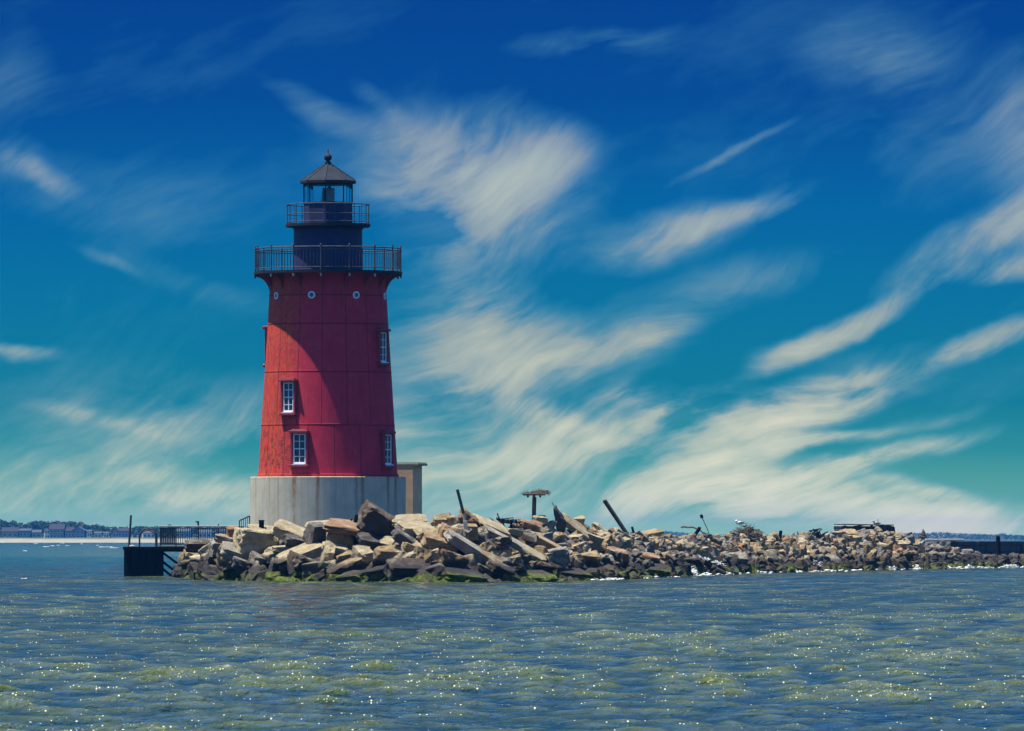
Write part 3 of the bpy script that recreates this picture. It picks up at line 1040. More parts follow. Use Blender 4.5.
# ------------------------------------------------------------------ the lighthouse
LD = 399.3
LX = (328 - 512) * LD / FPX
LH = empty('lighthouse', (LX, LD, 0))
tag(LH, 'red conical lighthouse with black lantern and gallery on a round concrete base', 'lighthouse')
k_ = 20.03


def ang_xy(deg, r):
    """0 deg faces the viewer, + to the right"""
    return Vector((r * math.sin(R(deg)), -r * math.cos(R(deg)), 0))


def zrot(deg):
    """turns local +x into the outward direction at that angle"""
    return Matrix.Rotation(R(deg) - math.pi / 2, 4, 'Z')


# concrete base with a slightly proud, chipped top edge
rb = 77.8 / k_
mb = MB()
mb.lathe([(rb, .6), (rb, zp(480)), (rb + .001, zp(479.4)), (rb + .001, zp(477.6)), (rb - .03, zp(477)), (2.0, zp(477) + .01)], 128)
base_o = mb.build('concrete_base', M['concrete'], LH, smooth=False)

TR0, TR1 = 69.8 / k_, 58.6 / k_      # radius at y 477 and y 296


def tr(y):
    return float(np.interp(y, [273, 296, 477], [57.8 / k_, TR1, TR0]))


mb = MB()
prof = [(tr(477), zp(477) + .012)]
for yl in (425, 372, 324, 295.5):
    r_ = tr(yl)
    z = zp(yl)
    prof += [(r_ + .004, z - .034), (r_ + .011, z - .03), (r_ + .011, z + .02), (r_ - .002, z + .026)]
prof += [(tr(273), zp(273)), (1.2, zp(272.9))]
prof[0] = (tr(477) + .05, zp(477) + .012)
prof.insert(1, (tr(477) + .05, zp(474.5)))
prof.insert(2, (tr(474.4), zp(474.2)))
mb.lathe(prof, 128)
tower = mb.build('tower_wall', M['red'], LH, smooth=False)


# windows
def window(deg, ytop, ybot, wpx, sink=0.0):
    w, zt, zb = wpx / k_, zp(ytop), zp(ybot)
    h = zt - zb
    r0 = tr(ybot) - sink
    Mx = zrot(deg)

    def bx(mb, r, t_, z, sx, sy, sz, bev=0):
        c = Mx @ Vector((r, t_, z))
        mb.box(c, (sx, sy, sz), Mx.to_3x3(), bev)
    fr = MB()      # red iron casing: jambs, hood, sill
    for s in (-1, 1):
        bx(fr, r0 + .02, s * (w / 2 + .075), (zt + zb) / 2, .18, .11, h + .1, .01)
    bx(fr, r0 + .05, 0, zt + .10, .34, w + .34, .12, .012)
    bx(fr, r0 + .02, 0, zt + .185, .24, w + .12, .06, .01)
    bx(fr, r0 + .045, 0, zb - .10, .32, w + .36, .12, .012)
    bx(fr, r0 - .02, 0, zb - .20, .16, w + .18, .09, .01)
    f = fr.build('window_frame', M['dark_red'], LH)
    sa = MB()
    rs = r0 + .025
    b_ = .055
    for s in (-1, 1):
        bx(sa, rs, s * (w / 2 - b_ / 2), (zt + zb) / 2, .06, b_, h - .004)
    for z in (zt - b_ / 2, zb + b_ / 2 + .02):
        bx(sa, rs + .004, 0, z, .06, w - .11, b_ + (.03 if z < (zt + zb) / 2 else 0))
    bx(sa, rs - .003, 0, (zt + zb) / 2, .05, .03, h - .1)
    for i in (1, 2, 3):
        bx(sa, rs - (.006 if i != 2 else 0), 0, zb + h * i / 4, .05, w - .11, .03 if i != 2 else .05)
    bx(sa, rs + .09, 0, zb - .015, .16, w - .02, .045)
    sa.build('sash', M['white'], f)
    gm = MB()
    bx(gm, rs - .035, 0, (zt + zb) / 2, .02, w, h)
    gm.build('window_glass', M['win_glass'], f)
    return f


window(-34.8, 383.5, 413, 12.6)
window(-22.6, 434.5, 464.5, 13.4)
window(61.0, 333, 363, 12.6)
window(59.8, 435, 465, 13.2)
window(-93, 330, 364, 12.6, .11)
window(152, 383.5, 413, 12.6)

# portholes
for dg in (-59.5, -14.6, 29.6, 74.8, 120, 165, -105, -150):
    Mx = zrot(dg)
    pm = MB()
    r0 = tr(296.5)
    c = Vector((r0 + .012, 0, zp(296.6)))
    prof_p = [(.165, -.05), (.185, -.02), (.185, .035), (.165, .05), (.118, .05), (.11, .0)]
    n = 24
    rings = []
    for (rr_, xx_) in prof_p:
        rings.append([pm.bm.verts.new(Mx @ (c + Vector((xx_, rr_ * math.cos(2 * math.pi * i / n), rr_ * math.sin(2 * math.pi * i / n))))) for i in range(n)])
    for j in range(len(rings) - 1):
        for i in range(n):
            pm.bm.faces.new((rings[j][i], rings[j][(i + 1) % n], rings[j + 1][(i + 1) % n], rings[j + 1][i]))
    p_o = pm.build('porthole', M['white'], LH)
    gm = MB()
    a_ = Mx @ (c + Vector((-.02, 0, 0)))
    b_ = Mx @ (c + Vector((.016, 0, 0)))
    gm.tube(a_, b_, .125, .125, 20)
    gm.build('porthole_glass', M['port_glass'], p_o)

# gallery deck
RG = 73.6 / k_
zd = zp(272)
mb = MB()
mb.lathe([(1.0, zd - .10), (RG - .12, zd - .10), (RG - .10, zd - .13), (RG + .03, zd - .13), (RG + .03, zd), (1.0, zd)], 96)
mb.build('gallery_deck', M['iron'], LH)
# brackets
OFF = -4.2
for kk in range(16):
    dg = OFF + 22.5 * kk
    rw = tr(283) - .05
    pts = [(rw, zd - .172), (RG - .02, zd - .172)]
    for j in range(1, 10):
        t_ = math.pi / 2 * j / 9
        pts.append((rw + (RG - .06 - rw) * (1 - math.sin(t_)) + .0, zd - .20 - 1.0 * (1 - math.cos(t_))))
    mb = MB()
    mb.prism(pts, .07, zrot(dg))
    # rounded flange along the curved edge
    fl = [Vector((p_[0] + .01, 0, p_[1])) for p_ in pts[1:]]
    mb.path([zrot(dg) @ p_ for p_ in fl], .045, 6)
    br = mb.build('bracket', M['dark_red'], LH)
    cm = MB()
    c = zrot(dg) @ Vector((RG - .02, 0, zd - .26))
    cm.tube(c + Vector((0, 0, .09)), c + Vector((0, 0, -.06)), .055, .035, 8)
    cm.build('pendant', M['bracket_pale'] if abs(((dg + 180) % 360) - 180) < 60 else M['iron'], br)

# main gallery railing
ra = MB()
for z, r_ in ((zp(249.0), .032), (zp(251.4), .02), (zp(269.2), .022)):
    n = 96
    ring = [ang_xy(360 * i / n, RG - .03) + Vector((0, 0, z)) for i in range(n + 1)]
    ra.path(ring, r_, 6)
    if r_ == .032:
        rail = ra.build('gallery_railing', M['rail_grey'], LH)
    else:
        ra.build('rail', M['rail_grey'], rail)
    ra = MB()
for kk in range(16):
    dg = OFF + 22.5 * kk
    pm = MB()
    c = ang_xy(dg, RG - .03)
    pm.tube(c + Vector((0, 0, zd - .15)), c + Vector((0, 0, zp(247.2))), .036, .034, 8)
    pm.tube(c + Vector((0, 0, zp(247.2))), c + Vector((0, 0, zp(245.8))), .05, .03, 8)
    pm.build('railing_post', M['rail_grey'], rail)
    bm_ = MB()
    for j in range(1, 8):
        a = dg + 22.5 * j / 8
        c = ang_xy(a, RG - .03)
        bm_.tube(c + Vector((0, 0, zp(269.2))), c + Vector((0, 0, zp(251.4))), .0125, .0125, 5)
    bm_.build('baluster_panel', M['rail_grey'], rail)

# watch room
rw_ = 34.3 / k_
mb = MB()
mb.lathe([(rw_ + .03, zd + .002), (rw_ + .03, zd + .12), (rw_, zd + .13), (rw_, zp(229.5)), (rw_ + .05, zp(229)), (rw_ + .05, zp(227.6))], 64)
wr = mb.build('watch_room', M['navy'], LH, smooth=False)
mb = MB()
Mx = zrot(14)
mb.box(Mx @ Vector((rw_ + .0, 0, zd + .98)), (.05, .62, 1.7), Mx.to_3x3(), .01)
wd = mb.build('door', M['navy'], wr)
mb = MB()
mb.box(Mx @ Vector((rw_ + .05, .24, zd + .95)), (.06, .05, .12), Mx.to_3x3(), .01)
mb.build('handle', M['rail_grey'], wd)

# upper deck
ru = 41.8 / k_
mb = MB()
mb.lathe([(.8, zp(227.4)), (ru - .02, zp(227.4)), (ru + .03, zp(226.8)), (ru + .03, zp(224.2)), (.8, zp(224.2))], 64)
mb.build('lantern_deck', M['iron'], LH)
ra = MB()
for z, r_ in ((zp(204.8), .028), (zp(214.4), .02), (zp(222.2), .02)):
    ring = [ang_xy(360 * i / 64, ru - .04) + Vector((0, 0, z)) for i in range(65)]
    ra.path(ring, r_, 6)
    if r_ == .028:
        rl2 = ra.build('lantern_railing', M['rail_grey'], LH)
    else:
        ra.build('rail', M['rail_grey'], rl2)
    ra = MB()
for kk in range(24):
    pm = MB()
    c = ang_xy(OFF + 15 * kk, ru - .04)
    pm.tube(c + Vector((0, 0, zp(224.1))), c + Vector((0, 0, zp(204.6))), .024 if kk % 3 == 0 else .014, None, 6)
    pm.build('railing_post', M['rail_grey'], rl2)

# lantern: octagonal parapet, glazing, roof
ro = 24.4 / k_
A8 = R(-90 + OFF)


def octa(prof, name, m, parent, n=8):
    mb = MB()
    mb.lathe(prof, n, A8)
    return mb.build(name, m, parent)


octa([(ro, zp(224.1)), (ro, zp(204.2)), (ro + .04, zp(204)), (ro + .04, zp(202.6)), (ro - .12, zp(202.5))], 'lantern_parapet', M['navy'], LH)
gz = octa([(ro - .02, zp(185.2)), (ro + .02, zp(185.2)), (ro + .02, zp(183.4)), (ro - .02, zp(183.4))], 'glazing', M['iron'], LH)
for i in range(8):
    dg = OFF + 45 * i
    gb = MB()
    for d2 in (0,):
        c = ang_xy(dg, ro - .005)
        gb.tube(c + Vector((0, 0, zp(202.5))), c + Vector((0, 0, zp(185.2))), .036, None, 6)
    gb.build('glazing_bar', M['iron'], gz)
    gp = MB()
    a_, b_ = ang_xy(dg, ro - .03), ang_xy(dg + 45, ro - .03)
    v = [gp.bm.verts.new(p_) for p_ in (a_ + Vector((0, 0, zp(202.5))), b_ + Vector((0, 0, zp(202.5))), b_ + Vector((0, 0, zp(185.2))), a_ + Vector((0, 0, zp(185.2))))]
    gp.bm.faces.new(v)
    gp.build('pane', M['glass'], gz)
rf = octa([(ro + .10, zp(184.2)), (27.6 / k_, zp(183.4)), (27.6 / k_, zp(180.9)), (27.0 / k_, zp(180.3)), (.13, zp(164.0)), (.12, zp(163.2))], 'lantern_roof', M['roofing'], LH)
hp = MB()
for i in range(8):
    hp.tube(ang_xy(OFF + 45 * i, 27.2 / k_) + Vector((0, 0, zp(180.4))), ang_xy(OFF + 45 * i, .13) + Vector((0, 0, zp(163.8))), .028, None, 6)
hp.build('roof_rib', M['iron'], rf)
ev = MB()
ev.lathe([(27.8 / k_, zp(183.9)), (28.1 / k_, zp(183.6)), (28.1 / k_, zp(181.0)), (27.7 / k_, zp(180.8))], 8, A8)
ev.build('eave', M['iron'], rf)
fi = MB()
fi.lathe([(.13, zp(163.6)), (.17, zp(163.0)), (.17, zp(162.4)), (.10, zp(161.6)), (.10, zp(160.7)), (.17, zp(159.6)), (.195, zp(157.6)), (.19, zp(156.2)), (.13, zp(154.4)), (.05, zp(153.4)), (.035, zp(152.4)), (.012, zp(146.4))], 16, smooth=True)
fi.build('finial', M['iron'], rf)
be = MB()
be.tube(Vector((0, 0, zp(203.5))), Vector((0, 0, zp(201.5))), .40, .40, 16)
be.box(Vector((.06, 0, zp(195.2))), (.44, .44, .70), Matrix.Rotation(R(20), 3, 'Z'), .03)
be.prism([(-.34, zp(202.4)), (-.20, zp(202.4)), (-.20, zp(187.6)), (-.27, zp(188.4))], .38)
be.tube(Vector((.05, 0, zp(188.0))), Vector((.05, 0, zp(185.6))), .07, .07, 10)
be.build('beacon', M['lens'], LH)

# stair rail at the foot of the base, on the seaward side
hr = MB()
Dh = 401.0
a_, b_ = at(239.5, 520.5, Dh), at(249.6, 515.8, Dh)
a2, b2 = at(239.5, 528, Dh), at(249.6, 527, Dh)
hr.tube(a_, b_, .035, None, 6)
hr.tube(a2, a_, .035, None, 6)
for i in range(1, 5):
    t_ = i / 5
    hr.tube(a2.lerp(b2, t_), a_.lerp(b_, t_), .018, None, 5)
hr.tube(b2, b_, .03, None, 6)
o = hr.build('handrail', M['steel_dark'])
tag(o, 'short sloping dark handrail against the foot of the concrete base', 'handrail')

# ------------------------------------------------------------------ tan shed behind the base
SD = 404.5
s_ = SD / FPX
zt_, zb_ = CAM_H + (538 - 465.5) * s_, 1.9
sx0, sx1 = (374 - 512) * s_, (419.5 - 512) * s_
shed = empty('shed', ((sx0 + sx1) / 2, SD + 1.6, 0), R(-14))
tag(shed, 'tan flat-roofed shed standing behind the concrete base', 'shed')
mb = MB()
W_ = sx1 - sx0
mb.box((0, 0, (zt_ + zb_) / 2), (W_ - .16, 1.8, zt_ - zb_), None, .01)
wall_o = mb.build('wall', M['tan_wall'], shed)
mb = MB()
mb.box((.10, 0, zt_ + .06), (W_ + .20, 1.84, .12), None, .01)
mb.box((.10, 0, zt_ + .14), (W_ + .12, 1.78, .045))
mb.build('roof', M['tan_trim'], shed)

# ------------------------------------------------------------------ landing stage at the tip
PD = 420.0
ps = PD / FPX


def pp(x, y, D=PD):
    return at(x, y, D)


pier = empty('landing_pier', pp(143, 577))
tag(pier, 'black boxy steel landing pier standing in the water', 'pier')
po = pier.location


def rel(p):
    return p - po


mb = MB()      # sheet-pile cell
x0, x1 = rel(pp(124, 0)).x, rel(pp(162, 0)).x
zt2, zb2 = pp(0, 549.5).z, -.6
n = 9
for i in range(n):
    xa = x0 + (x1 - x0) * i / n
    xb = x0 + (x1 - x0) * (i + 1) / n
    dep = .08 if i % 2 else 0
    mb.box(((xa + xb) / 2, 1.0 + dep / 2, (zt2 + zb2) / 2 - po.z), (xb - xa - .004, 2.2 - dep, zt2 - zb2))
mb.build('pile_wall', M['dark_timber'], pier)
mb = MB()
xe = rel(pp(232, 0)).x
mb.box(((x0 + xe) / 2 - .0, 1.0, pp(0, 548.2).z - po.z), (xe - x0 + .1, 2.3, .16), None, .01)
mb.box(((x1 + xe) / 2, 1.0, pp(0, 550.6).z - po.z), (xe - x1, 1.9, .12))
mb.build('deck_beam', M['dark_timber'], pier)
mb = MB()
mb.box((rel(pp(196, 0)).x, 1.2, pp(0, 546.3).z - po.z), (76 * ps, 2.0, .06))
mb.box((rel(pp(132, 0)).x, -.02, pp(0, 546.2).z - po.z), (.28, .3, .10), None, .03)
mb.build('deck_slab', M['deck_pale'], pier)
for (ax, ay, bx_, by) in ((161, 551.5, 182, 567), (161, 560.5, 181, 576), (160, 566.5, 176, 580)):
    mb = MB()
    mb.box((rel(pp((ax + bx_) / 2, (ay + by) / 2)) + Vector((0, .2, 0))), (math.hypot(bx_ - ax, by - ay) * ps, .2, .12), Matrix.Rotation(math.atan2(by - ay, bx_ - ax), 3, 'Y'))
    mb.build('brace', M['dark_timber'], pier)
mb = MB()
mb.tube(rel(pp(128.8, 549)), rel(pp(131.0, 515.5)), .062, .055, 10)
mb.tube(rel(pp(131.0, 515.5)), rel(pp(131.05, 515)), .07, .05, 10)
mb.build('mooring_post', M['steel_dark'], pier)
for (xa, xb, yt, dy) in ((139.6, 156.8, 528.5, 0), (138.6, 155.0, 530.2, .8)):
    mb = MB()
    c = (xa + xb) / 2
    w = (xb - xa) / 2
    pts = [rel(pp(xa, 547.5)) + Vector((0, dy, 0))]
    for j in range(0, 13):
        t_ = math.pi * j / 12
        pts.append(rel(pp(c - w * math.cos(t_), yt + 7.5 - 7.5 * math.sin(t_))) + Vector((0, dy, 0)))
    pts.append(rel(pp(xb, 547.5)) + Vector((0, dy, 0)))
    mb.path(pts, .045 if dy == 0 else .035, 8)
    mb.build('ladder_hoop', M['steel_dark'], pier)

# railing along the walkway (lifts off the deck, a thing of its own)
fence = empty('pier_railing', pp(160, 546))
tag(fence, 'dark vertical-bar railing with pale top rail along the landing walkway', 'railing')
fo = fence.location
mb = MB()
xa, xb = 159.5, 243
L_ = (xb - xa) * ps
mb.box((L_ / 2, 0, pp(0, 526.4).z - fo.z), (L_ + .1, .12, .07), None, .01)
mb.build('top_rail', M['deck_pale'], fence)
mb = MB()
mb.box((L_ / 2, 0, pp(0, 528.0).z - fo.z), (L_, .05, .05))
mb.box((L_ / 2, 0, pp(0, 544.2).z - fo.z), (L_, .05, .05))
mb.build('rail', M['steel_dark'], fence)
for i, px in enumerate((160, 175.5, 198, 218, 236)):
    mb = MB()
    mb.box(((px - xa) * ps, 0, (pp(0, 527.2).z + pp(0, 546).z) / 2 - fo.z), (.07, .07, pp(0, 527.2).z - pp(0, 546).z - .01))
    if px == 198:
        q = (px - xa) * ps
        zt3 = pp(0, 526).z - fo.z
        mb.tube((q, 0, zt3), (q - .03, 0, zt3 + .2), .045, .05, 8)
        mb.box((q - .06, 0, zt3 + .23), (.2, .1, .09), None, .02)
    elif px == 218:
        q = (px - xa) * ps
        zt3 = pp(0, 526).z - fo.z
        mb.tube((q, 0, zt3), (q, 0, zt3 + .1), .04, .03, 8)
    mb.build('railing_post', M['steel_dark'], fence)
px = 161.5
while px < 242:
    if not any(abs(px - q) < 1.0 for q in (160, 175.5, 198, 218, 236)):
        mb = MB()
        wide = .078 if px < 175 else .036
        mb.box(((px - xa) * ps, .012 if px < 175 else 0, (pp(0, 528.4).z + pp(0, 543.9).z) / 2 - fo.z), (wide, .03, pp(0, 528.4).z - pp(0, 543.9).z))
        mb.build('baluster', M['steel_dark'], fence)
    px += 1.75 if px < 175 else 2.25
mb = MB()
mb.box(((169 - xa) * ps, .0, pp(0, 524.9).z - fo.z), (.18, .1, .06), None, .01)
mb.build('lamp', M['steel_dark'], fence)

# ------------------------------------------------------------------ posts, stumps and driftwood on the rocks
def crestD(x, f=1.0):
    x = param_for(x, f)
    return wl(x)[1] + inland(x)[1] * depth_to_crest(x) * f


def post(name, x0, y0, x1, y1, r, m, label, cat, f=1.0, m2=None, split=None, square=False, r2=None):
    D = crestD(x1, f)
    b_, a_ = at(x1, y1, D), at(x0, y0, D)
    if m2:
        root = empty(name, b_)
        c = b_.lerp(a_, split)
        q = MB(); q.tube(c - b_, a_ - b_, r * .98, r2 or r, 10); q.build('upper_shaft', m, root)
        q = MB(); q.tube(Vector((0, 0, -.3)), c - b_, r * .92, r * .96, 10); q.build('lower_shaft', m2, root)
        tag(root, label, cat)
        return root
    q = MB()
    d = (a_ - b_)
    if square:
        q.box(d / 2, (r * 2, r * 2, d.length + .3), d.to_track_quat('Z', 'Y').to_matrix(), .01)
    else:
        q.tube(-d.normalized() * .4, d, r, r2 or r * .9, 10)
        q.ball(d, (r2 or r * .9) * .95, (1, 1, .4), 1)
    o = q.build(name, m, loc=b_)
    tag(o, label, cat)
    return o


post('mooring_pole', 457.3, 489.5, 468, 531, .072, M['grey_timber'], 'slim dark pole tilting out of the rocks, pale at its foot', 'pole', .9, M['pale_timber'], .42)
post('timber_pile', 604.5, 500.5, 627, 534, .105, M['grey_timber'], 'thick grey timber pile leaning over the rocks against the sky', 'pile', 1.0, r2=.115)
post('stump', 465.5, 524, 466.5, 542, .10, M['pale_timber'], 'pale square timber stub standing beside the slim tilted pole', 'stump', .78, square=True)
post('stump', 357, 515, 354.5, 526, .11, M['dark_timber'], 'dark round post stub in front of the grey concrete base', 'stump', .95)
post('stump', 351.5, 519, 351.2, 526, .05, M['dark_timber'], 'thin dark stub beside the larger stub before the concrete base', 'stump', .95)
post('iron_rod', 552, 502.5, 559, 514, .022, M['timber'], 'thin rod slanting up behind the dark upright stone', 'rod', 1.0)
post('stump', 780.8, 531, 779.5, 541, .11, M['dark_timber'], 'short dark post stump on the crest beyond the gull nest', 'stump', .95)
post('stump', 758.6, 529.5, 759.5, 536, .07, M['dark_timber'], 'small dark stump right beside the gull nest', 'stump', 1.0)
post('stump', 748, 529, 749, 541, .09, M['timber'], 'brown stump standing at the foot of the gull nest', 'stump', .8)
post('stump', 632, 527, 634, 534, .07, M['dark_timber'], 'small dark stub behind the thick leaning pile', 'stump', 1.05)
post('stump', 998, 536.5, 998.3, 548, .16, M['dark_timber'], 'dark bollard-like stub standing on the far stone wall', 'stump', 1.2)
post('stump', 797.5, 531.5, 798.5, 537, .09, M['timber'], 'weathered grey stub on the crest before the branch heap', 'stump', 1.0, r2=.03)
post('stump', 512, 519.5, 511, 526, .08, M['dark_timber'], 'little black stub on the crest left of the platform post', 'stump', 1.0, r2=.05)

mb = MB()
q_ = at(261.5, 530, crestD(261.5, .98))
mb.box((0, 0, .12), (.24, .24, .62), None, .02)
mb.box((0, 0, .45), (.28, .28, .06), None, .015)
o = mb.build('bollard', M['dark_timber'], loc=q_)
tag(o, 'small square black bollard before the lit side of the base', 'bollard')

# curved pole with a knob, and the driftwood
Dk = crestD(705, 1.0)
mb = MB()
base_p = at(709, 534, Dk)
mb.path([at(*p_, Dk) - base_p for p_ in ((709, 534), (707, 528), (704.5, 523), (702.4, 518))], .022, 6)
rod = empty('marker_rod', base_p)
mb.build('rod', M['timber'], rod)
mb = MB()
mb.box(at(701.6, 516.4, Dk) - base_p, (.17, .12, .22), Matrix.Rotation(R(-20), 3, 'Y'), .03)
mb.build('marker_head', M['dark_timber'], rod)
tag(rod, 'thin bent rod with a dark box head above the driftwood', 'marker')

Dd = crestD(692, 1.0)
bp_ = at(692, 538, Dd)
mb = MB()
path_pts = [at(*p_, Dd) - bp_ for p_ in ((681, 527.3), (684, 526.6), (688, 527.4), (692, 526.9), (696, 528.4), (699, 529.2), (702, 532), (706, 533.5))]
for i in range(len(path_pts) - 1):
    mb.tube(path_pts[i], path_pts[i + 1], .055 - .003 * i, .052 - .003 * i, 8)
o = mb.build('driftwood_branch', M['timber'], loc=bp_)
tag(o, 'crooked grey driftwood branch lying level against the leaning stump', 'driftwood')
post('stump', 699.8, 527.5, 692.5, 539, .11, M['dark_timber'], 'leaning dark stump that carries the crooked driftwood branch', 'stump', .97)

# platform on a post
Dn = crestD(534, 1.15)
nb = at(533.6, 520, Dn)
plat = empty('nest_platform', nb)
tag(plat, 'wooden platform on a single thick post rising from the crest', 'platform')
mb = MB()
mb.tube((0, 0, -.4), at(534.4, 497, Dn) - nb, .105, .10, 10)
mb.build('post', M['timber'], plat)
mb = MB()
c = at(534, 494.6, Dn) - nb
for j in range(7):
    mb.box(c + Vector((0, -.55 + j * .18, .02 * (j % 2))), (22.5 * Dn / FPX, .14, .08), None, .01)
mb.box(c + Vector((0, 0, -.10)), (.14, 1.2, .11))
mb.box(c + Vector((-.3, 0, -.09)), (.1, 1.1, .09))
mb.box(c + Vector((.3, 0, -.09)), (.1, 1.1, .09))
mb.build('deck', M['timber'], plat)


def twig_heap(name, c, w, h, dp, n, m, label, cat, seed, tl=(.2, .5), tr_=.012):
    q = MB()
    gg = random.Random(seed)
    for i in range(n):
        a = gg.random() * 6.283
        rr_ = gg.random() ** .6
        z = gg.random() * h * (1 - rr_ * .75)
        p_ = Vector((rr_ * math.cos(a) * w / 2, rr_ * math.sin(a) * dp / 2, z))
        d_ = Vector((gg.gauss(0, 1), gg.gauss(0, 1), gg.gauss(0, .35))).normalized() * gg.uniform(*tl) * .5
        q.tube(p_ - d_, p_ + d_, tr_ * gg.uniform(.7, 1.5), tr_ * .6, 4)
    o = q.build(name, m, loc=c)
    tag(o, label, cat)
    return o


twig_heap('stick_nest', at(540, 493.6, Dn), .95, .26, .8, 150, M['nest'], 'ragged stick nest lying on the raised wooden platform', 'nest', 1, tl=(.15, .4))
twig_heap('stick_nest', at(529, 493.8, Dn), .65, .12, .6, 50, M['nest'], 'thin scatter of sticks on the platform beside the ragged nest', 'sticks', 2, tl=(.15, .35))
Dg_ = crestD(745, 1.0)
twig_heap('gull_nest', at(746.5, 537.5, Dg_), 1.85, .95, 1.3, 480, M['nest'], 'large brown heap of sticks on the crest with a white gull on top', 'nest', 3, tl=(.2, .6), tr_=.02)
twig_heap('branch_heap', at(815, 537, crestD(815, 1.0)), 1.1, .5, .8, 60, M['dark_timber'], 'tangle of dark branches on the crest before the timber crib', 'branches', 4, tl=(.35, .9), tr_=.035)
twig_heap('branch_heap', at(505, 522.5, crestD(505, 1.1)), 1.2, .2, .5, 40, M['dark_timber'], 'low dark debris of branches on the crest by the platform post', 'branches', 5, tl=(.3, .8), tr_=.03)


def gull(loc, s, facing, label, body='gull_white'):
    root_m = MB()
    root_m.ball((0, 0, .17), .11, (1.75, .85, .9), 2)
    root_m.ball((.17, 0, .27), .062, (1.15, .9, 1), 2)
    root_m.tube((.10, 0, .2), (.165, 0, .26), .06, .045, 8)
    root_m.tube((-.12, 0, .17), (-.30, 0, .18), .055, .015, 6)
    rt = empty('gull', loc, facing)
    rt.scale = (s, s, s)
    b_ = root_m.build('body', M[body], rt, smooth=True)
    q = MB()
    for sgn in (-1, 1):
        q.ball((-.06, sgn * .082, .19), .09, (1.9, .3, .62), 2)
    q.build('wing', M['gull_grey'], rt, smooth=True)
    q = MB(); q.tube((.235, 0, .27), (.30, 0, .26), .014, .004, 6); q.build('beak', M['beak'], rt)
    q = MB()
    for sgn in (-1, 1):
        q.tube((0, sgn * .03, .09), (.01, sgn * .03, 0), .008, .008, 5)
    q.build('leg', M['beak'], rt)
    tag(rt, label, 'gull')


gull(at(739.5, 526.3, Dg_), 1.15, R(200), 'white gull sitting on the large heap of sticks')

# timber crib remnant on the crest
Dc = crestD(880, 1.05)
cb = at(864, 543, Dc)
crib = empty('timber_crib', cb, R(33))
tag(crib, 'long low dark timber crib on the crest of the rocks', 'crib')
cs = Dc / FPX
mb = MB()
Lc = 60 * cs / math.cos(R(33)) * .93
for j in range(5):
    z = .05 + j * .235
    mb.box((random.uniform(-.04, .04), 0, z), (Lc - random.uniform(0, .12), .9 - .01 * j, .225), Matrix.Rotation(R(random.uniform(-.5, .5)), 3, 'Y'), .03)
mb.build('beam_wall', M['crib_timber'], crib)
mb = MB()
for j in range(22):
    wq = Lc / 22
    mb.box((-Lc / 2 + (j + .5) * wq, -.465, .56 + random.uniform(-.05, .03)), (wq * random.uniform(.86, .99), .06, 1.08 + random.uniform(-.14, .08)), Matrix.Rotation(R(random.uniform(-2, 2)), 3, 'Y'), .01)
mb.build('plank_facing', M['crib_timber'], crib)
tb = MB()
tb.box((.0, 0, 1.20), (Lc * .96, .95, .07), Matrix.Rotation(R(.6), 3, 'Y'), .02)
tb.build('cap_beam', M['timber'], crib)
pl = MB()
pl.box((0, 0, 0), (.75, .2, .07), Matrix.Rotation(R(-8), 3, 'Y'), .01)
pl.box((-.2, .1, -.06), (.3, .15, .07), Matrix.Rotation(R(5), 3, 'Y'), .01)
o = pl.build('loose_plank', M['pale_timber'], loc=at(861, 525.4, Dc - .2))
tag(o, 'pale loose plank lying on top of the dark timber crib', 'plank')
gull(at(876.5, 526.0, Dc + .5), 1.1, R(190), 'grey-backed gull standing on the dark timber crib', 'gull_grey')
mb = MB()
mb.tube((0, 0, -.1), (.02, 0, .42), .025, .018, 6)
mb.box((.0, 0, .0), (.12, .12, .1))
o = mb.build('stake', M['dark_timber'], loc=at(877.6, 525.6, Dc + .7))
tag(o, 'thin upright stake on the timber crib behind the gull', 'stake')
twig_heap('debris_heap', at(884, 526.6, Dc + .9), .9, .16, .6, 50, M['nest'], 'low scatter of sticks along the top of the timber crib', 'sticks', 8, tl=(.12, .4), tr_=.018)

# small pointed cairn
Dp = crestD(923, 1.0)
q_ = at(923, 538, Dp)
mb = MB()
gg = random.Random(3)
for i in range(14):
    f_ = i / 14
    mb.box((gg.uniform(-.2, .2) * (1 - f_), gg.uniform(-.2, .2) * (1 - f_), f_ * .6), (.34 * (1.1 - f_), .3 * (1.1 - f_), .12), Matrix.Rotation(gg.uniform(0, 3), 3, 'Z') @ Matrix.Rotation(gg.uniform(-.3, .3), 3, 'Y'), .02)
o = mb.build('cairn', M['timber'], loc=q_)
tag(o, 'small pointed greenish cairn on the crest past the timber crib', 'cairn')

# ------------------------------------------------------------------ old coursed stone wall at the far end
mb = MB()
gg = random.Random(9)
X0, D0 = wl(935)
wall_base = Vector((X0 - 3.2, D0 + 5.5, 0))
dirw = (Vector((wl(1180)[0], wl(1180)[1], 0)) - Vector((wl(940)[0], wl(940)[1], 0))).normalized()
th_w = math.atan2(dirw.y, dirw.x)
Lw = 70.0
zc = -.2
rows = [(0.0, .55), (.55, .50), (1.05, .46), (1.51, .32)]
for (z0, hh) in rows:
    q = 0.0
    while q < Lw:
        w = gg.uniform(.9, 2.0)
        dep = gg.uniform(-.06, .06)
        top = hh
        if z0 > 1.4 and (gg.random() < .12):
            q += w
            continue
        mb.box((q + w / 2, dep + 1.2, z0 + top / 2 + .02), (w - .03, 2.4, top - .02), Matrix.Rotation(R(gg.uniform(-.8, .8)), 3, 'Y'), .03)
        q += w
c = Matrix.Rotation(th_w, 4, 'Z')
bmesh.ops.transform(mb.bm, matrix=c, verts=mb.bm.verts[:])
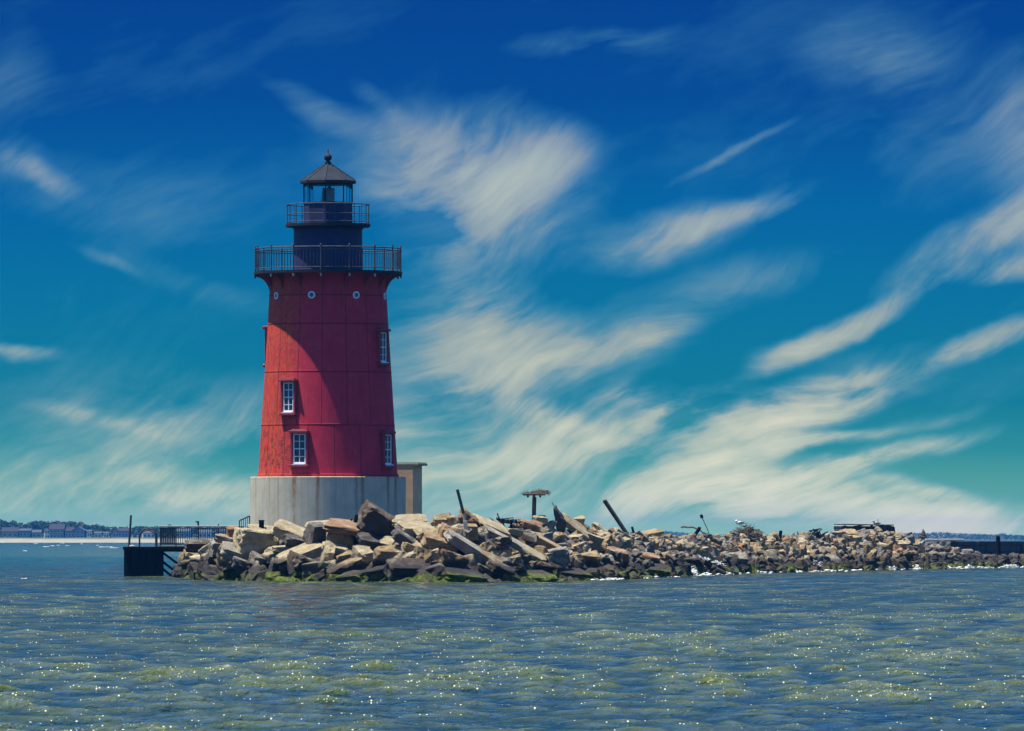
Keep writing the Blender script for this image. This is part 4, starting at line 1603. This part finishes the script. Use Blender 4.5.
m_wall = simple('dark_shaded_masonry', (.045, .042, .045), .85, var=.5, scale=1.3, bump=.7, bscale=5, dist=.1)  # dark stone, with the shade on its face put into the base colour
o = mb.build('breakwater_wall', m_wall, loc=wall_base)
tag(o, 'dark level wall of coursed stone continuing the breakwater', 'wall')
mb = MB()
mb.box((0, 0, 0), (2.6, 1.6, .12), None, .03)
o = mb.build('capstone', M['pale_timber'], loc=wall_base + dirw * 18 + Vector((-.4, .6, 1.93)))
tag(o, 'pale flat capstone on the top of the dark stone wall', 'stone')

# ------------------------------------------------------------------ foam where the swell meets the stones
gg = random.Random(12)
V_, F_, n0 = [], [], 0
ico = bmesh.new()
bmesh.ops.create_icosphere(ico, subdivisions=1, radius=1)
ico.verts.ensure_lookup_table()
IV = np.array([v_.co[:] for v_ in ico.verts], dtype=np.float32)
IF = np.array([[v_.index for v_ in f.verts] for f in ico.faces], dtype=np.int32)
ico.free()


def blob(p, s):
    global n0
    jit = 1 + .35 * rng.standard_normal((len(IV), 1)).astype(np.float32) * .6
    V_.append(IV * jit * np.array(s, dtype=np.float32) + np.array(p, dtype=np.float32))
    F_.append(IF + n0)
    n0 += len(IV)


x = 588.0
while x < 1100:
    act = .5 + .5 * math.sin(x * .09) * math.sin(x * .037 + 1)
    if gg.random() < act * .42:
        X, D = wl(x)
        for j in range(gg.randint(1, 4)):
            s = gg.uniform(.03, .16)
            blob((X + gg.uniform(-.3, .3), D - gg.uniform(-.3, 1.8), gg.uniform(.0, .10)), (s * gg.uniform(.6, 1.8), s * 1.2, s * gg.uniform(.15, .4)))
    x += 1.2
for (xa, ya, w, h) in ((915, 568.5, 14, 5), (892, 567, 8, 5), (1010, 566.5, 26, 4), (725, 572, 18, 3.5), (757, 570, 12, 3.5), (795, 570.5, 20, 2.6), (612, 579.5, 20, 2.2), (705, 576, 18, 3), (968, 567, 10, 4), (948, 567.5, 8, 3)):
    X, D = wl(xa)
    s = D / FPX
    for j in range(int(w * h * .45) + 6):
        dx = gg.gauss(0, w * .22)
        blob((X + dx * s, D - .3 + gg.uniform(-.5, .4), max(0, gg.uniform(0, h) * s * (1 - abs(dx) / w))), (gg.uniform(.03, .10), .08, gg.uniform(.02, .06)))
o = mesh_np('foam', np.concatenate(V_), np.concatenate(F_), M['foam'], smooth=True)
tag(o, 'white foam where the swell washes the foot of the stones', 'foam', kind='stuff')

V_, F_, n0 = [], [], 0
X, D = wl(692)
s = D / FPX
for j in range(430):
    a = gg.gauss(0, 1.0)
    dx = a * 4.6 - 2
    hmax = max(0, 12.5 - (dx + 2) ** 2 * .20) * gg.uniform(.5, 1.1)
    z = gg.random() ** 1.2 * hmax
    q = gg.uniform(.012, .042) * (1.2 - z / 18)
    blob((X + (dx + z * .12) * s, D - .4 + gg.uniform(-.5, .7), z * s), (q, q, q * gg.uniform(.7, 1.6)))
# run-off streaming back down the stones above the splash
for (xa, ya, w, h, f) in ((712, 561, 20, 3, .3), (704, 558, 10, 2, .36), (722, 564, 8, 3, .24), (818, 563, 10, 5, .25)):
    Dq = wl(xa)[1] + f * depth_to_crest(xa) - 1.2
    for j in range(int(w * 2.6)):
        dx = gg.uniform(-.5, .5) * w
        pq = at(xa + dx, ya + dx * .22 + gg.uniform(-.5, .5) * h, Dq + gg.uniform(-.3, .3))
        q = gg.uniform(.012, .034)
        blob(pq, (q * 1.5, q, q))
o = mesh_np('spray', np.concatenate(V_), np.concatenate(F_), M['foam'], smooth=True)
tag(o, 'burst of white spray splashing up the rocks', 'spray', kind='stuff')

# whitecaps out on the open water
V_, F_, n0 = [], [], 0
for (xa, ya, w) in ((46, 546.8, 5), (52, 546, 4), (58, 545.6, 3), (68, 545.8, 4), (98, 545.5, 2), (106, 547.2, 14), (114, 548, 8), (36, 544, 3), (3, 542.6, 3), (62, 543.6, 3), (82, 544.2, 2), (24, 579, 5), (25, 551, 3), (140, 580, 4), (156, 582.5, 4)):
    D = CAM_H * FPX / (ya - 538)
    s = D / FPX
    for j in range(int(w * 3)):
        dx = gg.uniform(-.5, .5) * w
        blob(((xa + dx - 512) * s, D + gg.uniform(-1, 1) * s * 6, gg.uniform(.02, .35) * s + .02), (s * gg.uniform(.4, .9), s * 1.2, s * gg.uniform(.12, .35)))
o = mesh_np('whitecap_foam', np.concatenate(V_), np.concatenate(F_), M['foam'], smooth=True)
tag(o, 'scattered white wave crests out on the open water', 'foam', kind='stuff')

# ------------------------------------------------------------------ far shore: beach, dunes, houses, trees
SHD = 3600.0
ss = SHD / FPX
xs = np.linspace(-1100, -40, 260)
ys = [SHD - 6, SHD, SHD + 10, SHD + 24, SHD + 40, SHD + 62, SHD + 90, SHD + 400]
zs = [-.5, .05, .7, 1.25, 1.6, 2.2, 2.1, 2.4]
V = []
for x in xs:
    for j, (y, z) in enumerate(zip(ys, zs)):
        b_ = (6 * mnoise.noise(Vector((x * .011, 3, 0)))) if j < 4 else 0
        V.append((x, y + b_, z + (.35 * mnoise.noise(Vector((x * .06, y * .05, 0))) if j > 2 else 0)))
n, k = len(xs), len(ys)


def strip(name, j0, j1, m, label, cat, dz=0.0):
    vs = [V[i * k + j] for i in range(n) for j in range(j0, j1 + 1)]
    kk = j1 - j0 + 1
    F = [(i * kk + j, (i + 1) * kk + j, (i + 1) * kk + j + 1, i * kk + j + 1) for i in range(n - 1) for j in range(kk - 1)]
    o = mesh_np(name, np.array(vs) + np.array([0, 0, dz]), F, m, smooth=True)
    tag(o, label, cat, kind='structure')


strip('beach', 0, 4, M['sand'], 'pale sandy beach along the far shore', 'beach')
strip('dune_ground', 4, 7, M['land'], 'grassy ground behind the far beach', 'ground')


def leafy(c, rx, ry, rz, n, q, gen):
    """leaf-clump triangles through an ellipsoid, denser towards the rim"""
    d = gen.standard_normal((n, 3))
    d /= np.linalg.norm(d, axis=1, keepdims=True)
    rad = gen.uniform(.45, 1.0, (n, 1)) ** .5
    P = d * rad * np.array([rx, ry, rz]) + np.array(c)
    a = gen.standard_normal((n, 3)); a /= np.linalg.norm(a, axis=1, keepdims=True)
    b = gen.standard_normal((n, 3)); b -= (a * b).sum(1, keepdims=True) * a; b /= np.linalg.norm(b, axis=1, keepdims=True)
    sz = q * gen.uniform(.6, 1.4, (n, 1))
    V = np.stack([P - a * sz, P + a * sz, P + b * sz * 1.3], 1).reshape(-1, 3)
    F = np.arange(3 * n).reshape(-1, 3)
    return V, F


def tree_mesh(seed, tall):
    gen = np.random.default_rng(seed)
    VV, FF, n0 = [], [], 0
    hgt = 7.5 if tall else 5.5
    for j in range(9):
        a = gen.uniform(0, 6.28)
        rr_ = gen.uniform(0, 1.9)
        z = gen.uniform(.45, .9) * hgt
        w = (1.7 if z < .75 * hgt else 1.1) * gen.uniform(.7, 1.2)
        V, F = leafy((rr_ * math.cos(a), rr_ * math.sin(a), z), w, w, w * .7, 70, .32, gen)
        VV.append(V); FF.append(F + n0); n0 += len(V)
    return np.concatenate(VV), np.concatenate(FF), hgt


TREES = []
for sd in range(6):
    V, F, hg = tree_mesh(sd + 40, sd % 2 == 0)
    cr = mesh_np('crown', V, F, M['leaf'] if sd % 3 else M['leaf_pale'])
    mb = MB()
    mb.tube((0, 0, -.5), (.1, 0, hg * .55), .22, .12, 7)
    for j in range(4):
        a = j * 1.6 + sd
        mb.tube((.05, 0, hg * (.3 + .06 * j)), (1.2 * math.cos(a), 1.2 * math.sin(a), hg * (.55 + .06 * j)), .09, .03, 5)
    tk = mb.build('trunk', M['bark'])
    TREES.append((cr.data, tk.data, hg))
    bpy.data.objects.remove(cr)
    bpy.data.objects.remove(tk)

SKYL = [(-20, 521), (5, 521), (11, 519.5), (17, 522), (25, 525), (31, 523), (38, 520.5), (44, 521), (55, 522), (68, 521.5), (80, 523), (88, 525.5), (98, 524.5), (103, 525), (109, 528), (116, 526), (128, 527), (140, 526.5), (160, 527), (185, 527), (215, 527), (245, 527.5), (300, 528)]
SKYL = np.array(SKYL)
gt = random.Random(77)
tpx = -22.0
while tpx < 262:
    for row in range(2):
        px = tpx + gt.uniform(-2, 2) + row * 3
        y_t = float(np.interp(px, SKYL[:, 0], SKYL[:, 1])) + gt.uniform(-.4, 1.4) + row * .3
        D = SHD + 105 + row * 22 + gt.uniform(-4, 4)
        top = CAM_H + (538 - y_t) * D / FPX
        cr, tk, hg = TREES[gt.randrange(6)]
        sc_ = (top - 2.0) / hg / .98
        t_ = empty('tree', ((px - 512) * D / FPX, D, 2.0), gt.uniform(0, 6.28))
        t_.scale = (sc_ * gt.uniform(.9, 1.25), sc_ * 1.0, sc_)
        for nm, me in (('crown', cr), ('trunk', tk)):
            c_ = bpy.data.objects.new(nm, me)
            COL.objects.link(c_)
            c_.parent = t_
        tag(t_, 'dark bushy tree in the hazy wood behind the beach houses', 'tree', 'trees of the far wooded shore')
    tpx += 6.2

# understorey that closes the wood behind the houses
gen = np.random.default_rng(3)
VV, FF, n0 = [], [], 0
for px in np.arange(-30, 300, 2.5):
    D = SHD + 98
    V, F = leafy(((px - 512) * D / FPX, D + gen.uniform(-5, 20), 3.2 + gen.uniform(-.3, 1.2)), 2.6, 2.6, 2.2, 60, .5, gen)
    VV.append(V); FF.append(F + n0); n0 += len(V)
o = mesh_np('undergrowth', np.concatenate(VV), np.concatenate(FF), M['leaf'])
tag(o, 'dark scrub closing the wood behind the beach houses', 'undergrowth', kind='stuff')


def house(px, w_px, y_eave, y_ridge, wallm, roofm, label, depth=8.0, gable='x', D=SHD + 74, nwin=3):
    s = D / FPX
    zb, ze, zr = 1.6, CAM_H + (538 - y_eave) * s, CAM_H + (538 - y_ridge) * s
    w = w_px * s
    h_ = empty('cottage', ((px - 512) * s, D + depth / 2, 0), R(gt.uniform(-7, 7)))
    tag(h_, label, 'house')
    mb = MB()
    mb.box((0, 0, (zb + ze) / 2), (w, depth, ze - zb))
    if gable == 'y':
        mb.prism([(-w / 2, ze), (w / 2, ze), (0, zr)], depth - .02)
    wl_ = mb.build('wall', wallm, h_)
    mb = MB()
    ov = .35
    if gable == 'x':
        for sgn in (-1, 1):
            ang = math.atan2(zr - ze, depth / 2)
            ln = math.hypot(zr - ze, depth / 2) + ov
            mb.box((0, sgn * (depth / 4 + ov / 2 * math.cos(ang)), (ze + zr) / 2 - ov / 2 * math.sin(ang) + .08), (w + .7, ln, .16), Matrix.Rotation(-sgn * ang, 3, 'X'))
        mb.bm.verts.ensure_lookup_table()
        for sgn in (-1, 1):      # close the gable ends
            M4 = Matrix.Translation((sgn * (w / 2 - .1), 0, 0)) @ Matrix.Rotation(math.pi / 2, 4, 'Z')
            mb.prism([(-depth / 2, ze), (depth / 2, ze), (0, zr)], .18, M4)
    else:
        for sgn in (-1, 1):
            ang = math.atan2(zr - ze, w / 2)
            ln = math.hypot(zr - ze, w / 2) + ov
            mb.box((sgn * (w / 4 + ov / 2 * math.cos(ang)), 0, (ze + zr) / 2 - ov / 2 * math.sin(ang) + .08), (ln, depth + .6, .16), Matrix.Rotation(sgn * ang, 3, 'Y'))
    rf_ = mb.build('roof', roofm, h_)
    if w > 5:
        mb = MB()
        mb.box((w * .2, .6, zr + .3), (.7, .7, 1.3))
        mb.build('chimney', M['h_tan'], rf_)
    storeys = 2 if ze - zb > 3.9 else 1
    for st in range(storeys):
        zc_ = zb + (st + .55) * (ze - zb) / storeys
        for i in range(nwin):
            xw = -w / 2 + (i + .5) * w / nwin
            mb = MB()
            hw = min(1.2, w / nwin * .55)
            mb.box((xw, -depth / 2 - .02, zc_), (hw + .24, .08, 1.35))
            f_ = mb.build('window', M['h_white'], h_)
            mb = MB()
            mb.box((xw, -depth / 2 - .07, zc_), (hw, .04, 1.1))
            mb.build('pane', M['win_glass'], f_)
    return h_


house(10, 16, 531.5, 527.5, M['h_grey'], M['r_mauve'], 'low grey beach house with mauve roof under the tallest tree crown')
house(25, 11, 530.8, 528.8, M['h_blue'], M['r_grey'], 'pale blue-grey beach house beside the low mauve-roofed one')
house(36, 9, 532.5, 530, M['h_blue'], M['r_grey'], 'small dark blue beach house next to the white tower house', nwin=2)
house(46.2, 4.6, 530.2, 528.2, M['h_white'], M['r_grey'], 'narrow white beach house against the big mauve-roofed house', nwin=2, gable='y')
house(57, 14, 529.2, 524.2, M['h_blue'], M['r_mauve'], 'big blue beach house under a broad mauve roof', nwin=4)
house(69, 9, 531, 527.5, M['h_blue'], M['r_mauve'], 'blue beach house adjoining the big mauve-roofed house', nwin=3)
house(79, 12, 530.4, 526.8, M['h_blue'], M['r_grey'], 'blue gabled beach house with light grey roof', gable='y')
house(88.3, 4.8, 531.3, 530, M['h_white'], M['r_grey'], 'small white cottage beside the blue gabled house', nwin=2)
house(97.8, 6.5, 533.2, 531.8, M['h_white'], M['r_grey'], 'low white cottage, first of the pair by the gap in the trees', nwin=2, D=SHD + 66)
house(105.5, 5, 533.4, 532, M['h_white'], M['r_grey'], 'low white cottage, second of the pair by the gap in the trees', nwin=2, D=SHD + 66)
house(116, 6, 531.5, 527.8, M['h_grey'], M['r_grey'], 'pale grey steep-gabled house seen beside the mooring post', gable='y', nwin=2)
house(124, 13, 531.2, 528.2, M['h_blue'], M['r_mauve'], 'wide blue house with mauve roof right behind the mooring post', nwin=4)
house(148, 12, 533, 530.5, M['h_white'], M['r_grey'], 'white house framed by the ladder hoop of the pier')
house(183, 14, 531.5, 528.8, M['h_blue'], M['r_grey'], 'blue house behind the first bay of thin railing bars')
house(205, 12, 532.5, 530, M['h_white'], M['r_grey'], 'white house behind the middle of the pier railing')
house(226, 13, 531.5, 529, M['h_blue'], M['r_mauve'], 'blue house behind the rock end of the pier railing')

# a wooded spit much farther off, to the right
FD = 7200.0
fs = FD / FPX
FAR = np.array([(560, 533.5), (640, 532), (665, 530.8), (684, 532.5), (700, 534.5), (780, 535), (860, 535), (905, 533.5), (918, 533), (935, 532.4), (946, 532), (960, 533.2), (985, 534.0), (998, 534.5), (1002, 532.4), (1008, 534.6), (1024, 535.5), (1080, 535)])
gen = np.random.default_rng(8)
VV, FF, n0 = [], [], 0
for px in np.arange(556, 1080, 1.3):
    top = CAM_H + (538 - np.interp(px, FAR[:, 0], FAR[:, 1]) + gen.uniform(-.4, .3)) * fs
    c = (top + .3) / 2
    V, F = leafy(((px - 512) * fs, FD + gen.uniform(-15, 15), c), 1.8, 3, top / 2, 90, .5, gen)
    VV.append(V); FF.append(F + n0); n0 += len(V)
o = mesh_np('far_forest', np.concatenate(VV), np.concatenate(FF), M['leaf'])
tag(o, 'hazy blue wooded spit on the horizon beyond the breakwater', 'forest', kind='stuff')
V = [(20 + i * 22.0, FD + (-25 if j == 0 else 90 if j == 2 else 0), (-.4, .5, .6)[j]) for i in range(24) for j in range(3)]
F = [(i * 3 + j, (i + 1) * 3 + j, (i + 1) * 3 + j + 1, i * 3 + j + 1) for i in range(23) for j in range(2)]
o = mesh_np('far_shore_ground', V, F, M['land'], smooth=True)
tag(o, 'low dark ground of the far wooded spit', 'ground', kind='structure')

# ------------------------------------------------------------------ the air
hz = MB()
hz.box((0, 0, 11.5), (19200, 19200, 26.0))
mh = bpy.data.materials.new('sea_haze')
mh.use_nodes = True
th_ = NT(mh.node_tree)
mh.node_tree.nodes.clear()
pv = th_.node('ShaderNodeVolumePrincipled', {'Color': (.02, .25, .62), 'Density': .00008, 'Anisotropy': .2})
oo = th_.node('ShaderNodeOutputMaterial', {'Volume': pv.outputs[0]})
o = hz.build('haze', mh)
tag(o, 'thin bluish sea haze over the far shore', 'haze', kind='stuff')
